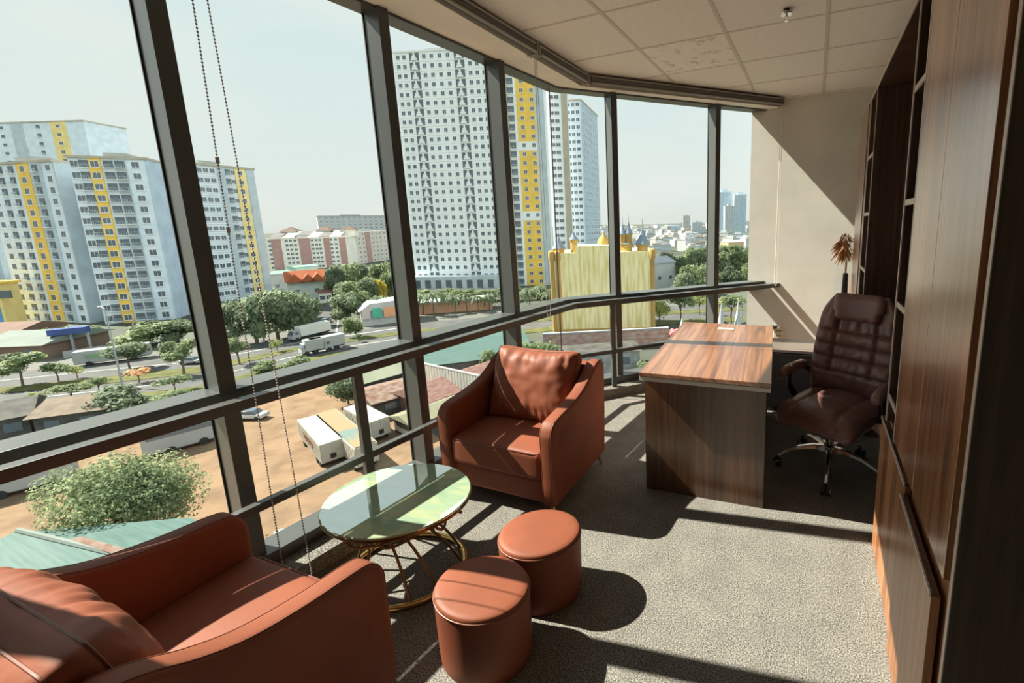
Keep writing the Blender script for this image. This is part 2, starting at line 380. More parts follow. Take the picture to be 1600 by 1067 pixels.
# ------------------------------------------------------------------ curtain wall
t_ = MB(); bar(t_, -0.15, 0.0, 0.875, 0.97); struct(t_.build('trim_transom', FRAME, bevel=0.003, smooth=0.5))
t_ = MB(); bar(t_, -0.13, 0.02, 0.085, 0.15); struct(t_.build('trim_sill_frame', FRAME, bevel=0.003, smooth=0.5))
t_ = MB(); bar(t_, -0.15, -0.02, 2.808, 2.83, 2.868, 2.89); struct(t_.build('trim_head_frame', FRAME, bevel=0.003, smooth=0.5))
def mullion(s, seg, k):
    P = CORNER + (D1 * s if seg == 1 else D2 * s); D = D1 if seg == 1 else D2; N = N1 if seg == 1 else N2
    c = P - N * 0.068; m = MB()
    m.obox((c.x, c.y, 1.5), (D.x * 0.030, D.y * 0.030, 0), (N.x * 0.066, N.y * 0.066, 0), (0, 0, 1.41))
    # glazing rebate and black gasket along the outer edge
    g = P - N * 0.137
    m.obox((g.x, g.y, 1.5), (D.x * 0.036, D.y * 0.036, 0), (N.x * 0.006, N.y * 0.006, 0), (0, 0, 1.41), 1)
    struct(m.build('trim_mullion_%d' % k, [FRAME, RUBBER], bevel=0.0025))
S1 = [(y - CORNER.y) / D1.y for y in (-0.80, 0.07, 0.99, 1.92, 2.812)]
S2 = [0.512, 1.665]
for k, s in enumerate(S1): mullion(s, 1, k + 1)
for k, s in enumerate(S2): mullion(s, 2, k + 6)
# silicone joint where the two glass walls meet
pj = CORNER - N1 * 0.14; struct(MB().box(c0.x - 0.004, c0.x + 0.004, c0.y - 0.004, c0.y + 0.004, 0.15, 2.85).build('trim_glass_joint', RUBBER, smooth=0))
# panes
ends1 = [(YR - CORNER.y) / D1.y] + S1 + [0.0]; ends2 = [0.0] + S2 + [2.33]
k = 0
for seg, ends in ((1, ends1), (2, ends2)):
    D, N = (D1, N1) if seg == 1 else (D2, N2)
    for i in range(len(ends) - 1):
        k += 1; m = MB()
        for z0, z1 in ((0.15, 0.90), (0.95, 2.84)):
            s0, s1_ = ends[i] + 0.004, ends[i + 1] - 0.004
            c = CORNER + D * ((s0 + s1_) / 2) - N * 0.134
            m.obox((c.x, c.y, (z0 + z1) / 2), (D.x * (s1_ - s0) / 2, D.y * (s1_ - s0) / 2, 0), (N.x * 0.004, N.y * 0.004, 0), (0, 0, (z1 - z0) / 2))
        struct(m.build('window_%d' % k, GLASSP, smooth=0))

# ------------------------------------------------------------------ guard rail inside the glass
gr = thing('guard_rail', 'dark steel guard rail running just inside the window wall', 'railing', (-2.0, 2.0, 0))
inv = Matrix.Translation((2.0, -2.0, 0))
def under(o, par):
    o.parent = par; o.matrix_parent_inverse = par.matrix_basis.inverted(); return o
m = MB(); bar(m, 0.065, 0.125, 0.905, 0.95); under(m.build('top_rail', RAILM, bevel=0.003), gr)
m = MB(); bar(m, 0.075, 0.115, 0.425, 0.462); under(m.build('middle_rail', RAILM, bevel=0.003), gr)
for seg, ss in ((1, [-(3.487 - 0.07), -(3.487 - 1.47)]), (2, [0.40])):
    for s in ss:
        D, N = (D1, N1) if seg == 1 else (D2, N2); P = CORNER + D * s + N * 0.095
        under(MB().obox((P.x, P.y, 0.495), (D.x * 0.022, D.y * 0.022, 0), (N.x * 0.018, N.y * 0.018, 0), (0, 0, 0.411)).build('post', RAILM, bevel=0.003), gr)

# ------------------------------------------------------------------ roller blinds
def blind(p, q, label, chain_pts=None, first=True):
    d = (q - p).normalized(); nrm = Vector((d.y, -d.x)); L = (q - p).length; c = (p + q) / 2
    t = thing('roller_blind', label, 'roller blind', (c.x, c.y, 2.858), 0, 'roller blinds under the soffit')
    loc = lambda v, off=0, z=0: (v.x - c.x + nrm.x * off, v.y - c.y + nrm.y * off, z)
    p2 = p + d * 0.015; q2 = q - d * 0.015
    MB().cyl(loc(p2), loc(q2), 0.038, n=24).build('fabric_roll', BLINDF, t)
    for off, z, r_ in ((0.036, 0.026, 0.0075), (0.040, -0.030, 0.009)):
        MB().cyl(loc(p2, off, z), loc(q2, off, z), r_, n=10).build('rail', BLINDM, t)
    for v in (p, q):
        b = MB().obox(loc(v), (d.x * 0.006, d.y * 0.006, 0), (nrm.x * 0.047, nrm.y * 0.047, 0), (0, 0, 0.046)); b.build('bracket', BLINDM, t, bevel=0.01, seg=3)
    return t
J1 = RA + (RC - RA) * ((2.80 - RA.y) / (RC.y - RA.y)); J0 = RA + (RC - RA) * ((0.96 - RA.y) / (RC.y - RA.y))
blind(J0 + D1 * 0.03, J1, 'long grey roller blind rolled up above the second window, ending at the cord bracket')
blind(J1 + D1 * 0.03, RC - D1 * 0.02, 'short grey roller blind between the cord bracket and the bend in the ceiling')
blind(RC + D2 * 0.03, RB - D2 * 0.03, 'grey roller blind over the far windows, ending at the plaster wall')
def bead_chain(pts, label, m_=None, k=1.0):
    # pts: the two strands, joined at the bottom
    o_ = MB()
    def strand(p, q):
        p = Vector(p); q = Vector(q); L = (q - p).length; n = int(L / 0.012); P = []; R = []
        for i in range(n + 1):
            for f, r in ((0.0, 0.0032), (0.32, 0.0032), (0.42, 0.0012), (0.9, 0.0012)):
                t = (i + f) / (n + 1); P.append(p + (q - p) * t); R.append(r * k)
        o_.tube(P, R, 5)
    for p, q in zip(pts[:-1], pts[1:]): strand(p, q)
    t = o_.build('blind_cord', m_ or BEAD); tag(t, label, 'blind cord')
    return t
kx = -1.93
c_ = bead_chain([(kx, 0.925, 2.83), (kx, 0.905, 1.55), (kx + .01, 0.885, 0.20), (kx + .02, 0.93, 0.14), (kx + .01, 0.985, 0.20), (kx, 0.955, 2.83)], 'long beaded blind cord hanging in front of the second window by the near armchair')
for z_ in (1.90, 1.66):
    MB().lathe([(0.001, -0.013), (0.006, -0.010), (0.006, 0.010), (0.001, 0.013)], 8, (kx, 0.905 + (z_ - 1.55) * 0.0156, z_)).build('connector', BLINDM, c_)
kx = -1.83
c_ = bead_chain([(kx, 2.765, 2.80), (kx, 2.755, 1.0), (kx, 2.78, 0.93), (kx, 2.80, 1.0), (kx, 2.785, 2.80)], 'thin blind cord hanging from the bracket above the far armchair')
e3 = RB - D2 * 0.06
c_ = bead_chain([(e3.x + .03, e3.y - .06, 2.80), (e3.x + .02, e3.y - .06, 0.98), (e3.x + .035, e3.y - .06, 0.94), (e3.x + .05, e3.y - .06, 0.98), (e3.x + .045, e3.y - .06, 2.80)], 'blind cord coloured as sunlit, hanging in front of the plaster wall behind the desk', CORD, 1.5)

# ------------------------------------------------------------------ sprinkler
sp = at_z(1229, 14, ZC)
s_ = thing('fire_sprinkler', 'small chrome fire sprinkler head under the ceiling tiles', 'sprinkler', (sp.x, sp.y, ZC))
MB().lathe([(0.018, 0.0), (0.018, -0.022), (0.014, -0.024)], 16).build('socket', BLACKP, s_)
MB().lathe([(0.030, -0.018), (0.036, -0.026), (0.033, -0.032), (0.016, -0.030)], 24).build('escutcheon', CHROME, s_)
b_ = MB().cyl((0, 0, -0.03), (0, 0, -0.05), 0.006, n=8)
for sg in (-1, 1): b_.tube([(0.004 * sg, 0, -0.034), (0.013 * sg, 0, -0.05), (0.004 * sg, 0, -0.066)], 0.002, 6)
b_.lathe([(0.012, -0.066), (0.012, -0.068)], 12).build('deflector', CHROME, s_)

# ------------------------------------------------------------------ wall socket
so = at_y(1217, 520, YW)
s_ = thing('wall_socket', 'ivory double wall socket low on the plaster wall behind the desk', 'socket', (so.x, YW, so.z))
MB().box(-0.06, 0.06, -0.016, 0, -0.065, 0.065).build('face_plate', mat('ivory_plastic', (0.72, 0.62, 0.45), rough=0.4), s_, bevel=0.006, seg=3)
for z_ in (0.03, -0.03):
    h_ = MB()
    for dx_ in (-0.02, 0.0, 0.016): h_.box(dx_ - 0.004, dx_ + 0.004, -0.0175, -0.015, z_ - 0.010, z_ + 0.010)
    h_.build('outlet', BLACKP, s_)

# ================================================================== bookcase wall
CX0 = 0.34
def unit(name, label, y, group=None): return thing(name, label, 'cabinet', (CX0, y, 0), 0, group)
def ubox(par, nm, x0, x1, y0, y1, z0, z1, m_, bev=0.0015):
    lx, ly = par.location.x, par.location.y
    return MB().box(x0 - lx, x1 - lx, y0 - ly, y1 - ly, z0, z1).build(nm, m_, par, bevel=bev)
CT = 2.545
# near tall cupboard: two upper doors
u = unit('tall_cupboard', 'tall walnut cupboard with two plain doors at the near end of the wall unit', 1.6)
ubox(u, 'carcass', CX0 + 0.022, 0.80, 1.222, 2.005, 0.72, CT - 0.02, WOODZ)
ubox(u, 'door', CX0, CX0 + 0.02, 1.222, 1.624, 0.735, CT - 0.022, WOODZ); ubox(u, 'door', CX0, CX0 + 0.02, 1.628, 2.012, 0.735, CT - 0.022, WOODZ)
# end panel turned to the viewer, its shade put into a darker walnut
u = unit('end_panel', 'walnut side panel with shade in its colour closing the near end of the wall unit', 1.16)
ubox(u, 'panel', CX0 + 0.002, 0.80, 1.150, 1.168, 0.0, ZC - 0.005, SIDEWOOD); ubox(u, 'edge_band', CX0, CX0 + 0.002, 1.150, 1.168, 0.0, ZC - 0.005, EDGEW, 0)
ubox(u, 'filler_strip', CX0 + 0.03, CX0 + 0.05, 1.170, 1.2185, 0.716, ZC - 0.005, DARKWOOD)
# base cabinet under the cupboard
u = unit('base_cabinet', 'walnut base cabinet with finger-pull doors below the tall cupboard', 1.8)
ubox(u, 'carcass', CX0 + 0.022, 0.78, 1.19, 2.35, 0.0, 0.715, WOODL)
ubox(u, 'door', CX0 + 0.0, CX0 + 0.02, 2.034, 2.35, 0.004, 0.69, WOODL); ubox(u, 'door', CX0, CX0 + 0.02, 1.732, 2.030, 0.004, 0.69, WOODL)
d_ = ubox(u, 'door', CX0 - 0.012, CX0 + 0.010, 1.252, 1.727, 0.004, 0.655, WOODL)
for y0, y1, x_, z_ in ((2.034, 2.35, CX0, 0.69), (1.732, 2.030, CX0, 0.69), (1.252, 1.727, CX0 - 0.012, 0.655)):
    ubox(u, 'handle_strip', x_ - 0.002, x_ + 0.016, y0, y1, z_, z_ + 0.012, DARKWOOD)
    ubox(u, 'handle_edge', x_ - 0.004, x_ - 0.0005, y0, y1, z_ - 0.002, z_ + 0.008, EDGEW, 0)
def shelf_column(label, y0, y1, zb, zs):
    u = unit('shelf_column', label, (y0 + y1) / 2, 'open shelf columns')
    t_ = 0.016
    ubox(u, 'side_panel', CX0 + 0.004, 0.80, y0, y0 + t_, zb, CT - 0.018, DARKWOOD); ubox(u, 'side_panel', CX0 + 0.004, 0.80, y1 - t_, y1, zb, CT - 0.018, DARKWOOD)
    ubox(u, 'edge_band', CX0, CX0 + 0.004, y0 + 0.002, y0 + t_, zb, CT - 0.018, EDGEW, 0); ubox(u, 'edge_band', CX0, CX0 + 0.004, y1 - t_, y1, zb, CT - 0.018, EDGEW, 0)
    ubox(u, 'back_panel', 0.78, 0.80, y0 + t_, y1 - t_, zb, CT - 0.018, DARKWOOD)
    for z in zs:
        s = ubox(u, 'shelf', CX0 + 0.006, 0.78, y0 + t_, y1 - t_, z - 0.012, z + 0.012, DARKWOOD); ubox(u, 'shelf_edge', CX0 + 0.002, CX0 + 0.006, y0 + t_, y1 - t_, z - 0.012, z + 0.012, EDGEW, 0)
    return u
shelf_column('narrow open shelf column beside the tall near cupboard', 2.014, 2.255, 0.72, (0.845, 1.275, 1.712, 2.162))
u = shelf_column('narrow open shelf column at the far side of the chair niche', 3.64, 4.03, 0.0, (0.80, 1.265, 1.68, 2.10))
# niche behind the office chair
u = unit('niche_back', 'dark walnut niche back and top behind the office chair', 2.95)
ubox(u, 'back_panel', 0.785, 0.805, 2.36, 3.638, 0.0, CT - 0.018, DARKWOOD)
u = unit('top_board', 'long walnut top board capping the wall unit under the ceiling', 2.7)
ubox(u, 'board', CX0 + 0.003, 0.80, 1.19, 4.032, CT - 0.016, CT + 0.010, DARKWOOD); ubox(u, 'edge_band', CX0, CX0 + 0.003, 1.19, 4.032, CT - 0.016, CT + 0.010, EDGEW, 0)
# far cupboard
u = unit('tall_cupboard', 'tall walnut cupboard at the far end of the wall unit by the plaster wall', 4.5)
ubox(u, 'carcass', CX0 + 0.022, 0.80, 4.035, 4.86, 0.0, CT, WOODZ)
ubox(u, 'door', CX0, CX0 + 0.02, 4.21, 4.53, 0.05, CT, WOODZ); ubox(u, 'door', CX0, CX0 + 0.02, 4.534, 4.858, 0.05, CT, WOODZ)
ubox(u, 'filler_strip', CX0 + 0.006, CX0 + 0.021, 4.04, 4.206, 0.05, CT, DARKWOOD)

# ================================================================== desk
da = math.radians(4.6)
dk = thing('executive_desk', 'walnut executive desk with a grey metal edge strip facing the armchairs', 'desk', (-0.555, 2.36, 0), da)
MB().box(-0.375, 0.375, 0.0, 1.395, 0.755, 0.780).build('desktop', WOODY, dk, bevel=0.002)
MB().box(-0.372, 0.372, 0.003, 0.018, 0.727, 0.752).build('edge_strip', GREYEDGE, dk, bevel=0.001)
MB().box(-0.372, 0.372, 0.018, 1.39, 0.735, 0.752).build('under_frame', GREYEDGE, dk)
MB().box(-0.352, 0.352, 0.045, 0.075, 0.0, 0.735).build('end_panel', wood('shaded_walnut_end_panel', 'z', dark=(0.04, 0.018, 0.009), mid=(0.085, 0.038, 0.018), light=(0.13, 0.062, 0.03), coat=0.2), dk, bevel=0.002)  # darker walnut copy puts this end's shade into the colour
MB().box(-0.352, 0.352, 1.34, 1.37, 0.0, 0.735).build('end_panel', WOODZ, dk, bevel=0.002)
MB().box(-0.30, -0.28, 0.075, 1.34, 0.25, 0.735).build('modesty_panel', WOODZ, dk, bevel=0.002)
g_ = MB().box(-0.055, 0.075, 1.17, 1.235, 0.780, 0.784).build('cable_flap', mat('brushed_aluminium', (0.6, 0.57, 0.50), rough=0.35, metal=0.3), dk, bevel=0.001)
MB().box(-0.05, 0.07, 1.172, 1.178, 0.784, 0.7845).build('flap_slot', BLACKP, g_)
# low return cabinet behind
rc = thing('return_cabinet', 'low dark return cabinet with a glossy top behind the desk', 'cabinet', (-0.12, 4.08, 0), math.radians(5))
TOPM = mat('dark_glossy_top', (0.16, 0.13, 0.11), rough=0.25, coat=0.3)
MB().box(-0.42, 0.36, -0.21, 0.20, 0.535, 0.56).build('top', TOPM, rc, bevel=0.002)
MB().box(-0.41, 0.35, -0.195, 0.19, 0.0, 0.535).build('carcass', DARKTOP, rc, bevel=0.002)
for i_ in range(2): MB().box(-0.405 + i_ * 0.378, -0.03 + i_ * 0.378, -0.212, -0.196, 0.03, 0.525).build('door', DARKTOP, rc, bevel=0.002)

# ================================================================== stools
def make_stool(name, label, x, y, rx, ry, rot, h):
    t = thing(name, label, 'stool', (x, y, 0), rot, 'round leather stools')
    MB().lathe([(0.93, 0.004), (0.95, 0.0), (0.975, 0.012), (0.985, 0.05), (0.99, h * 0.5), (1.0, h - 0.025), (1.0, h - 0.016)], 64, sxy=(rx, ry)).build('body', LEATHER, t, smooth=1.0)
    MB().lathe([(1.0, h - 0.016), (0.998, h - 0.008), (0.98, h - 0.001), (0.95, h + 0.003), (0.85, h + 0.006), (0.6, h + 0.010), (0.3, h + 0.012), (0.02, h + 0.012)], 64, sxy=(rx, ry)).build('seat_pad', LEATHER, t, smooth=1.0)
    MB().tube([(1.004 * rx * math.cos(a), 1.004 * ry * math.sin(a), h - 0.015) for a in [2 * math.pi * i / 72 for i in range(72)]], 0.0026, 8, closed=True).build('piping', LEATHER_SEAM, t)
    MB().lathe([(0.85, 0.0), (0.85, 0.006)], 24, sxy=(rx, ry)).build('foot_ring', BLACKP, t)
    return t
make_stool('leather_stool', 'round cognac leather stool nearest the viewer beside the near armchair', -1.117, 1.134, 0.188, 0.154, math.radians(4.5), 0.292)
make_stool('leather_stool', 'round cognac leather stool in front of the far armchair', -1.080, 1.472, 0.183, 0.158, math.radians(30), 0.292)

# ================================================================== coffee table
def marble():
    m = bpy.data.materials.new('green_glass_marble'); m.use_nodes = True; n = m.node_tree; L = n.links; b = n.nodes['Principled BSDF']
    t = n.nodes.new('ShaderNodeTexCoord'); no = n.nodes.new('ShaderNodeTexNoise'); no.inputs['Scale'].default_value = 5.5; no.inputs['Detail'].default_value = 8; no.inputs['Distortion'].default_value = 1.6
    mp = n.nodes.new('ShaderNodeMapping'); mp.inputs['Scale'].default_value = (0.6, 2.0, 1); mp.inputs['Rotation'].default_value = (0, 0, 0.5)
    L.new(t.outputs['Object'], mp.inputs[0]); L.new(mp.outputs[0], no.inputs['Vector']); r = n.nodes.new('ShaderNodeValToRGB'); L.new(no.outputs[0], r.inputs[0])
    e = r.color_ramp.elements; e[0].position = 0.3; e[0].color = (0.36, 0.52, 0.34, 1); e[1].position = 0.72; e[1].color = (0.64, 0.76, 0.50, 1)
    k = e.new(0.5); k.color = (0.49, 0.66, 0.44, 1); k = e.new(0.56); k.color = (0.58, 0.66, 0.40, 1)
    L.new(r.outputs[0], b.inputs['Base Color']); b.inputs['Roughness'].default_value = 0.03; b.inputs['IOR'].default_value = 1.6; b.inputs['Specular IOR Level'].default_value = 0.8
    gl = n.nodes.new('ShaderNodeBsdfGlossy'); gl.inputs['Roughness'].default_value = 0.0; gl.inputs['Color'].default_value = (0.88, 0.95, 0.93, 1)
    mxs = n.nodes.new('ShaderNodeMixShader'); mxs.inputs[0].default_value = 0.50
    L.new(b.outputs[0], mxs.inputs[1]); L.new(gl.outputs[0], mxs.inputs[2]); L.new(mxs.outputs[0], n.nodes['Material Output'].inputs['Surface'])
    return m
TZ = 0.40; TRX, TRY = 0.338, 0.288
ct = thing('coffee_table', 'round coffee table with a pale green glass top and golden wire base', 'table', (-1.765, 1.315, 0), math.radians(12))
MB().lathe([(0.985, TZ - 0.012), (1.0, TZ - 0.010), (1.0, TZ - 0.003), (0.992, TZ)], 80, sxy=(TRX, TRY)).build('table_top', marble(), ct, smooth=0.5)
MB().lathe([(0.97, TZ - 0.022), (1.008, TZ - 0.021), (1.010, TZ - 0.011), (0.99, TZ - 0.0125)], 80, sxy=(TRX, TRY)).build('rim', BRONZE, ct, smooth=0.5)
def rod(a):
    P = lambda r, da, z: Vector((TRX / 0.31 * r * math.cos(a + da), TRY / 0.31 * r * math.sin(a + da), z))
    key = [P(0.285, 0, TZ - 0.02), P(0.286, 0.0, TZ - 0.045), P(0.272, 0.16, TZ - 0.078), P(0.19, 0.80, TZ - 0.098), P(0.135, 1.45, TZ - 0.115), P(0.150, 1.75, TZ - 0.17), P(0.20, 1.95, TZ - 0.27), P(0.245, 2.05, 0.022)]
    out = []
    for i in range(len(key) - 1):
        p0 = key[max(i - 1, 0)]; p1 = key[i]; p2 = key[i + 1]; p3 = key[min(i + 2, len(key) - 1)]
        for j in range(5):
            t = j / 5; out.append(0.5 * ((2 * p1) + (p2 - p0) * t + (2 * p0 - 5 * p1 + 4 * p2 - p3) * t * t + (3 * p1 - p0 - 3 * p2 + p3) * t ** 3))
    out.append(key[-1]); return out
for i in range(10):
    MB().tube(rod(2 * math.pi * i / 10 + (0.16 if i % 2 else 0)), 0.0062, 8).build('rod', BRONZE, ct, smooth=1.0)
MB().tube([(0.255 * TRX / 0.31 * math.cos(a), 0.255 * TRY / 0.31 * math.sin(a), 0.014) for a in [2 * math.pi * i / 64 for i in range(64)]], 0.013, 8, closed=True).build('base_ring', GOLD, ct, smooth=1.0)

# ================================================================== armchairs
def arm_profile():
    key = [(-0.340, 0.10), (-0.352, 0.14), (-0.356, 0.47), (-0.350, 0.535), (-0.325, 0.575), (-0.28, 0.595), (-0.12, 0.615), (0.02, 0.645), (0.12, 0.69), (0.19, 0.735), (0.25, 0.762), (0.30, 0.765), (0.335, 0.745), (0.352, 0.70), (0.345, 0.40), (0.325, 0.13), (0.31, 0.10)]
    out = []
    n = len(key)
    for i in range(n):
        p0, p1, p2, p3 = [Vector(key[(i + k) % n]) for k in (-1, 0, 1, 2)]
        if i in (n - 1, 0, n - 2): out.append(p1); continue
        for j in range(4):
            t = j / 4; c = 0.5 * ((2 * p1) + (p2 - p0) * t + (2 * p0 - 5 * p1 + 4 * p2 - p3) * t * t + (3 * p1 - p0 - 3 * p2 + p3) * t ** 3)
            lin = p1 + (p2 - p1) * t; out.append(c if (p2 - p1).length < 0.2 else lin)
    return out
def inset(poly, d):
    n = len(poly); out = []
    for i in range(n):
        a = poly[i - 1]; b = poly[(i + 1) % n]; t = (b - a).normalized(); out.append(poly[i] + Vector((-t.y, t.x)) * -d)
    return out
def armchair(label, x, y, rz, pdy=0.0, pdz=0.0, ptilt=-20):
    t = thing('leather_armchair', label, 'armchair', (x, y, 0), rz, 'cognac leather armchairs')
    pr = arm_profile()
    # is the polygon clockwise? choose the inset that shrinks it
    ar = sum(pr[i - 1].x * pr[i].y - pr[i].x * pr[i - 1].y for i in range(len(pr)))
    sgn = 1 if ar < 0 else -1
    W = 0.405; T = 0.088
    for sg in (-1, 1):
        xo, xi = W * sg, (W - T) * sg; m = MB(); r = 0.022; rings = []
        for q in range(6):
            f = math.pi / 2 * (5 - q) / 5; rings.append((xo - sg * r * (1 - math.sin(f)), r * (1 - math.cos(f))))
        for q in range(6):
            f = math.pi / 2 * q / 5; rings.append((xi + sg * r * (1 - math.sin(f)), r * (1 - math.cos(f))))
        n = len(pr); vs = []
        for xx, ins in rings:
            pp = inset(pr, sgn * ins); vs += [(xx, p.x, p.y) for p in pp]
        fs = [(i * n + k, i * n + (k + 1) % n, (i + 1) * n + (k + 1) % n, (i + 1) * n + k) for i in range(len(rings) - 1) for k in range(n)]
        fs += [tuple(range(n)), tuple(range((len(rings) - 1) * n, len(rings) * n))]
        a = m.add(vs, fs).build('armrest', LEATHER, t, smooth=0.9)
        # piping round the outer and inner edges
        for xx in (xo - sg * 0.012, xi + sg * 0.012):
            pp = inset(pr, sgn * 0.0025)
            MB().tube([(xx, p.x, p.y) for p in pp], 0.0026, 6, closed=True).build('piping', LEATHER_SEAM, a)
    wi = W - T
    MB().cushion(-wi - 0.01, wi + 0.01, 0.262, 0.342, 0.10, 0.742, 0.030).build('backrest', LEATHER, t, smooth=1.0, weld=0.0005)
    MB().cushion(-wi - 0.01, wi + 0.01, -0.325, 0.24, 0.095, 0.235, 0.015).build('seat_base', LEATHER, t, smooth=1.0, weld=0.0005)
    sc = MB().cushion(-wi + 0.003, wi - 0.003, -0.348, 0.215, 0.237, 0.405, 0.026, crown=0.022).build('seat_cushion', LEATHER, t, smooth=1.0, weld=0.0005)
    w2 = wi - 0.008
    MB().tube([(-w2, 0.15, 0.398), (-w2, -0.30, 0.398), (-w2 + 0.012, -0.335, 0.398), (-w2 + 0.04, -0.343, 0.398), (w2 - 0.04, -0.343, 0.398), (w2 - 0.012, -0.335, 0.398), (w2, -0.30, 0.398), (w2, 0.15, 0.398)], 0.0042, 6).build('piping', LEATHER_SEAM, sc)
    # loose back pillow
    hw, hh, th = 0.312, 0.235, 0.092; tilt = math.radians(ptilt)
    def pil(side):
        def fn(u, v):
            U = 2 * u - 1; V = 2 * v - 1
            cq = 1 - 0.07 * (U * V) ** 8; px = hw * U * cq * (1 - 0.05 * (1 - V * V) * U * U); pz = hh * V * cq * (1 - 0.05 * (1 - U * U) * V * V)
            k = max(0, (1 - U ** 4)) ** 0.55 * max(0, (1 - V ** 4)) ** 0.55
            ed = max(abs(U), abs(V))
            wr = noise.noise(Vector((U * 5.5 + 3.1 * side, V * 1.6, 1.7))) * 0.010 * (0.25 + V * V) + noise.noise(Vector((U * 2.2, V * 5.5, 4.4 + side))) * 0.008 * (0.3 + U * U)
            wr += 0.016 * noise.noise(Vector((U * 9 + V * 2.5, V * 2.2 - U * 1.5, 7.7 * side))) * max(0, abs(V) - 0.25) * 1.6 + 0.006 * noise.noise(Vector((U * 4, V * 4, 2.2)))
            py = -side * (0.032 + th * k + wr * min(1, k * 2.5))
            pz += 0.015 * U * U * V
            c, s = math.cos(tilt), math.sin(tilt)
            return (px, 0.115 + py * c - pz * s * -1 * -1 * 1.0, 0.612 + pz * c + py * s) if False else (px, 0.115 + pdy + py * c - pz * s, 0.605 + pdz + py * s + pz * c)
        return fn
    m = MB(); m.grid(pil(1), 49, 37); m.grid(pil(-1), 49, 37, flip=True)
    f1, f2 = pil(1), pil(-1)
    def edge(q): q = q % 4; return (q, 0) if q < 1 else (1, q - 1) if q < 2 else (3 - q, 1) if q < 3 else (0, 4 - q)
    def gus(u, v):
        e_ = edge(4 * u); a_, b_ = Vector(f1(*e_)), Vector(f2(*e_)); mid = a_.lerp(b_, v); cc = Vector((0, 0.115 + pdy, 0.605 + pdz)); o_ = mid - cc
        return tuple(mid + o_.normalized() * 0.014 * math.sin(math.pi * v) + o_.normalized() * 0.004 * noise.noise(mid * 14))
    m.grid(gus, 160, 7, wrap_u=True)
    pl = m.build('back_pillow', LEATHER, t, smooth=1.2, weld=0.0008)
    for f_ in (f1, f2): MB().tube([f_(*edge(i / 40)) for i in range(160)], 0.004, 6, closed=True).build('piping', LEATHER_SEAM, pl)
    for sx_ in (-1, 1):
        for sy2 in (-1, 1):
            MB().cyl((0.345 * sx_, 0.285 * sy2, 0.115), (0.372 * sx_, 0.322 * sy2, 0.0), 0.019, 0.008, 12).build('leg', GOLD, t)
    return t
armchair('cognac leather armchair facing the viewer in front of the windows, its pillow standing upright', -1.665, 2.205, math.radians(1.5))
armchair('cognac leather armchair seen from behind at the near edge, partly cut off', -1.655, 0.495, math.radians(182.5), 0.10, -0.03, -14)

# ================================================================== office chair
oc = thing('office_chair', 'dark brown leather office chair with a tufted back standing in the wall unit niche', 'office chair', (0.150, 3.03, 0), math.radians(-27))
# five-star base
for i in range(5):
    a = math.radians(-67 + 72 * i)
    d = Vector((math.cos(a), math.sin(a), 0)); n_ = Vector((-d.y, d.x, 0))
    m = MB(); prof = [(0.03, 0.150, 0.026, 0.020), (0.10, 0.158, 0.022, 0.015), (0.20, 0.142, 0.018, 0.011), (0.29, 0.105, 0.015, 0.009), (0.325, 0.075, 0.014, 0.010)]
    vs = []
    for r, z, hw_, hh_ in prof: vs += [tuple(d * r + n_ * (hw_ * sx_) + Vector((0, 0, z + hh_ * sz_))) for sx_, sz_ in ((-1, -1), (1, -1), (0.6, 1), (-0.6, 1))]
    fs = [(0, 1, 2, 3), (16, 19, 18, 17)] + [(4 * k + q, 4 * k + 4 + q, 4 * k + 4 + (q + 1) % 4, 4 * k + (q + 1) % 4) for k in range(4) for q in range(4)]
    lg = m.add(vs, fs).build('base_leg', CHROME, oc, bevel=0.004)
    c = d * 0.325
    w_ = MB()
    for sg in (-1, 1):
        p = c + n_ * (0.012 * sg) + Vector((0, 0, 0.027)); q = c + n_ * (0.026 * sg) + Vector((0, 0, 0.027)); w_.cyl(p, q, 0.027, n=20)
    w_.cyl(c + Vector((0, 0, 0.03)), c + Vector((0, 0, 0.075)), 0.007, n=8)
    ca = w_.build('caster', BLACKP, lg, smooth=0.6)
    r_ = MB()
    for sg in (1,):
        q = c + n_ * (0.0265 * sg) + Vector((0, 0, 0.027)); r_.tube([q + d * (0.021 * math.cos(k)) + Vector((0, 0, 0.021 * math.sin(k))) for k in [2 * math.pi * j / 20 for j in range(20)]], 0.0028, 6, closed=True)
    r_.build('wheel_rim', CHROME, ca)
MB().lathe([(0.034, 0.125), (0.036, 0.17), (0.026, 0.18), (0.026, 0.27), (0.016, 0.275), (0.016, 0.33)], 20).build('gas_lift', CHROME, oc)
MB().box(-0.11, 0.11, -0.13, 0.13, 0.325, 0.355).build('tilt_mechanism', BLACKP, oc, bevel=0.008)
# seat
def seatfn(p):
    z = p.z
    if z > 0.40: z += 0.012 * math.cos(p.x * 11) * (1 if abs(p.x) < 0.14 else 0.6) - 0.012 * math.exp(-((abs(p.x) - 0.135) / 0.014) ** 2) - 0.010 * math.exp(-((p.y + 0.02) / 0.014) ** 2) * (1 if abs(p.x) < 0.135 else 0)
    z -= 0.03 * max(0, (-p.y - 0.15) / 0.1) ** 2 * (1 if z > 0.40 else 0.3)
    z += 0.006 * noise.noise(p * 9)
    return Vector((p.x, p.y, z))
MB().cushion(-0.255, 0.255, -0.28, 0.25, 0.355, 0.475, 0.05, crown=0.02, n=28, fn=seatfn).build('seat', BROWN_LEATHER, oc, smooth=1.2, weld=0.0005)
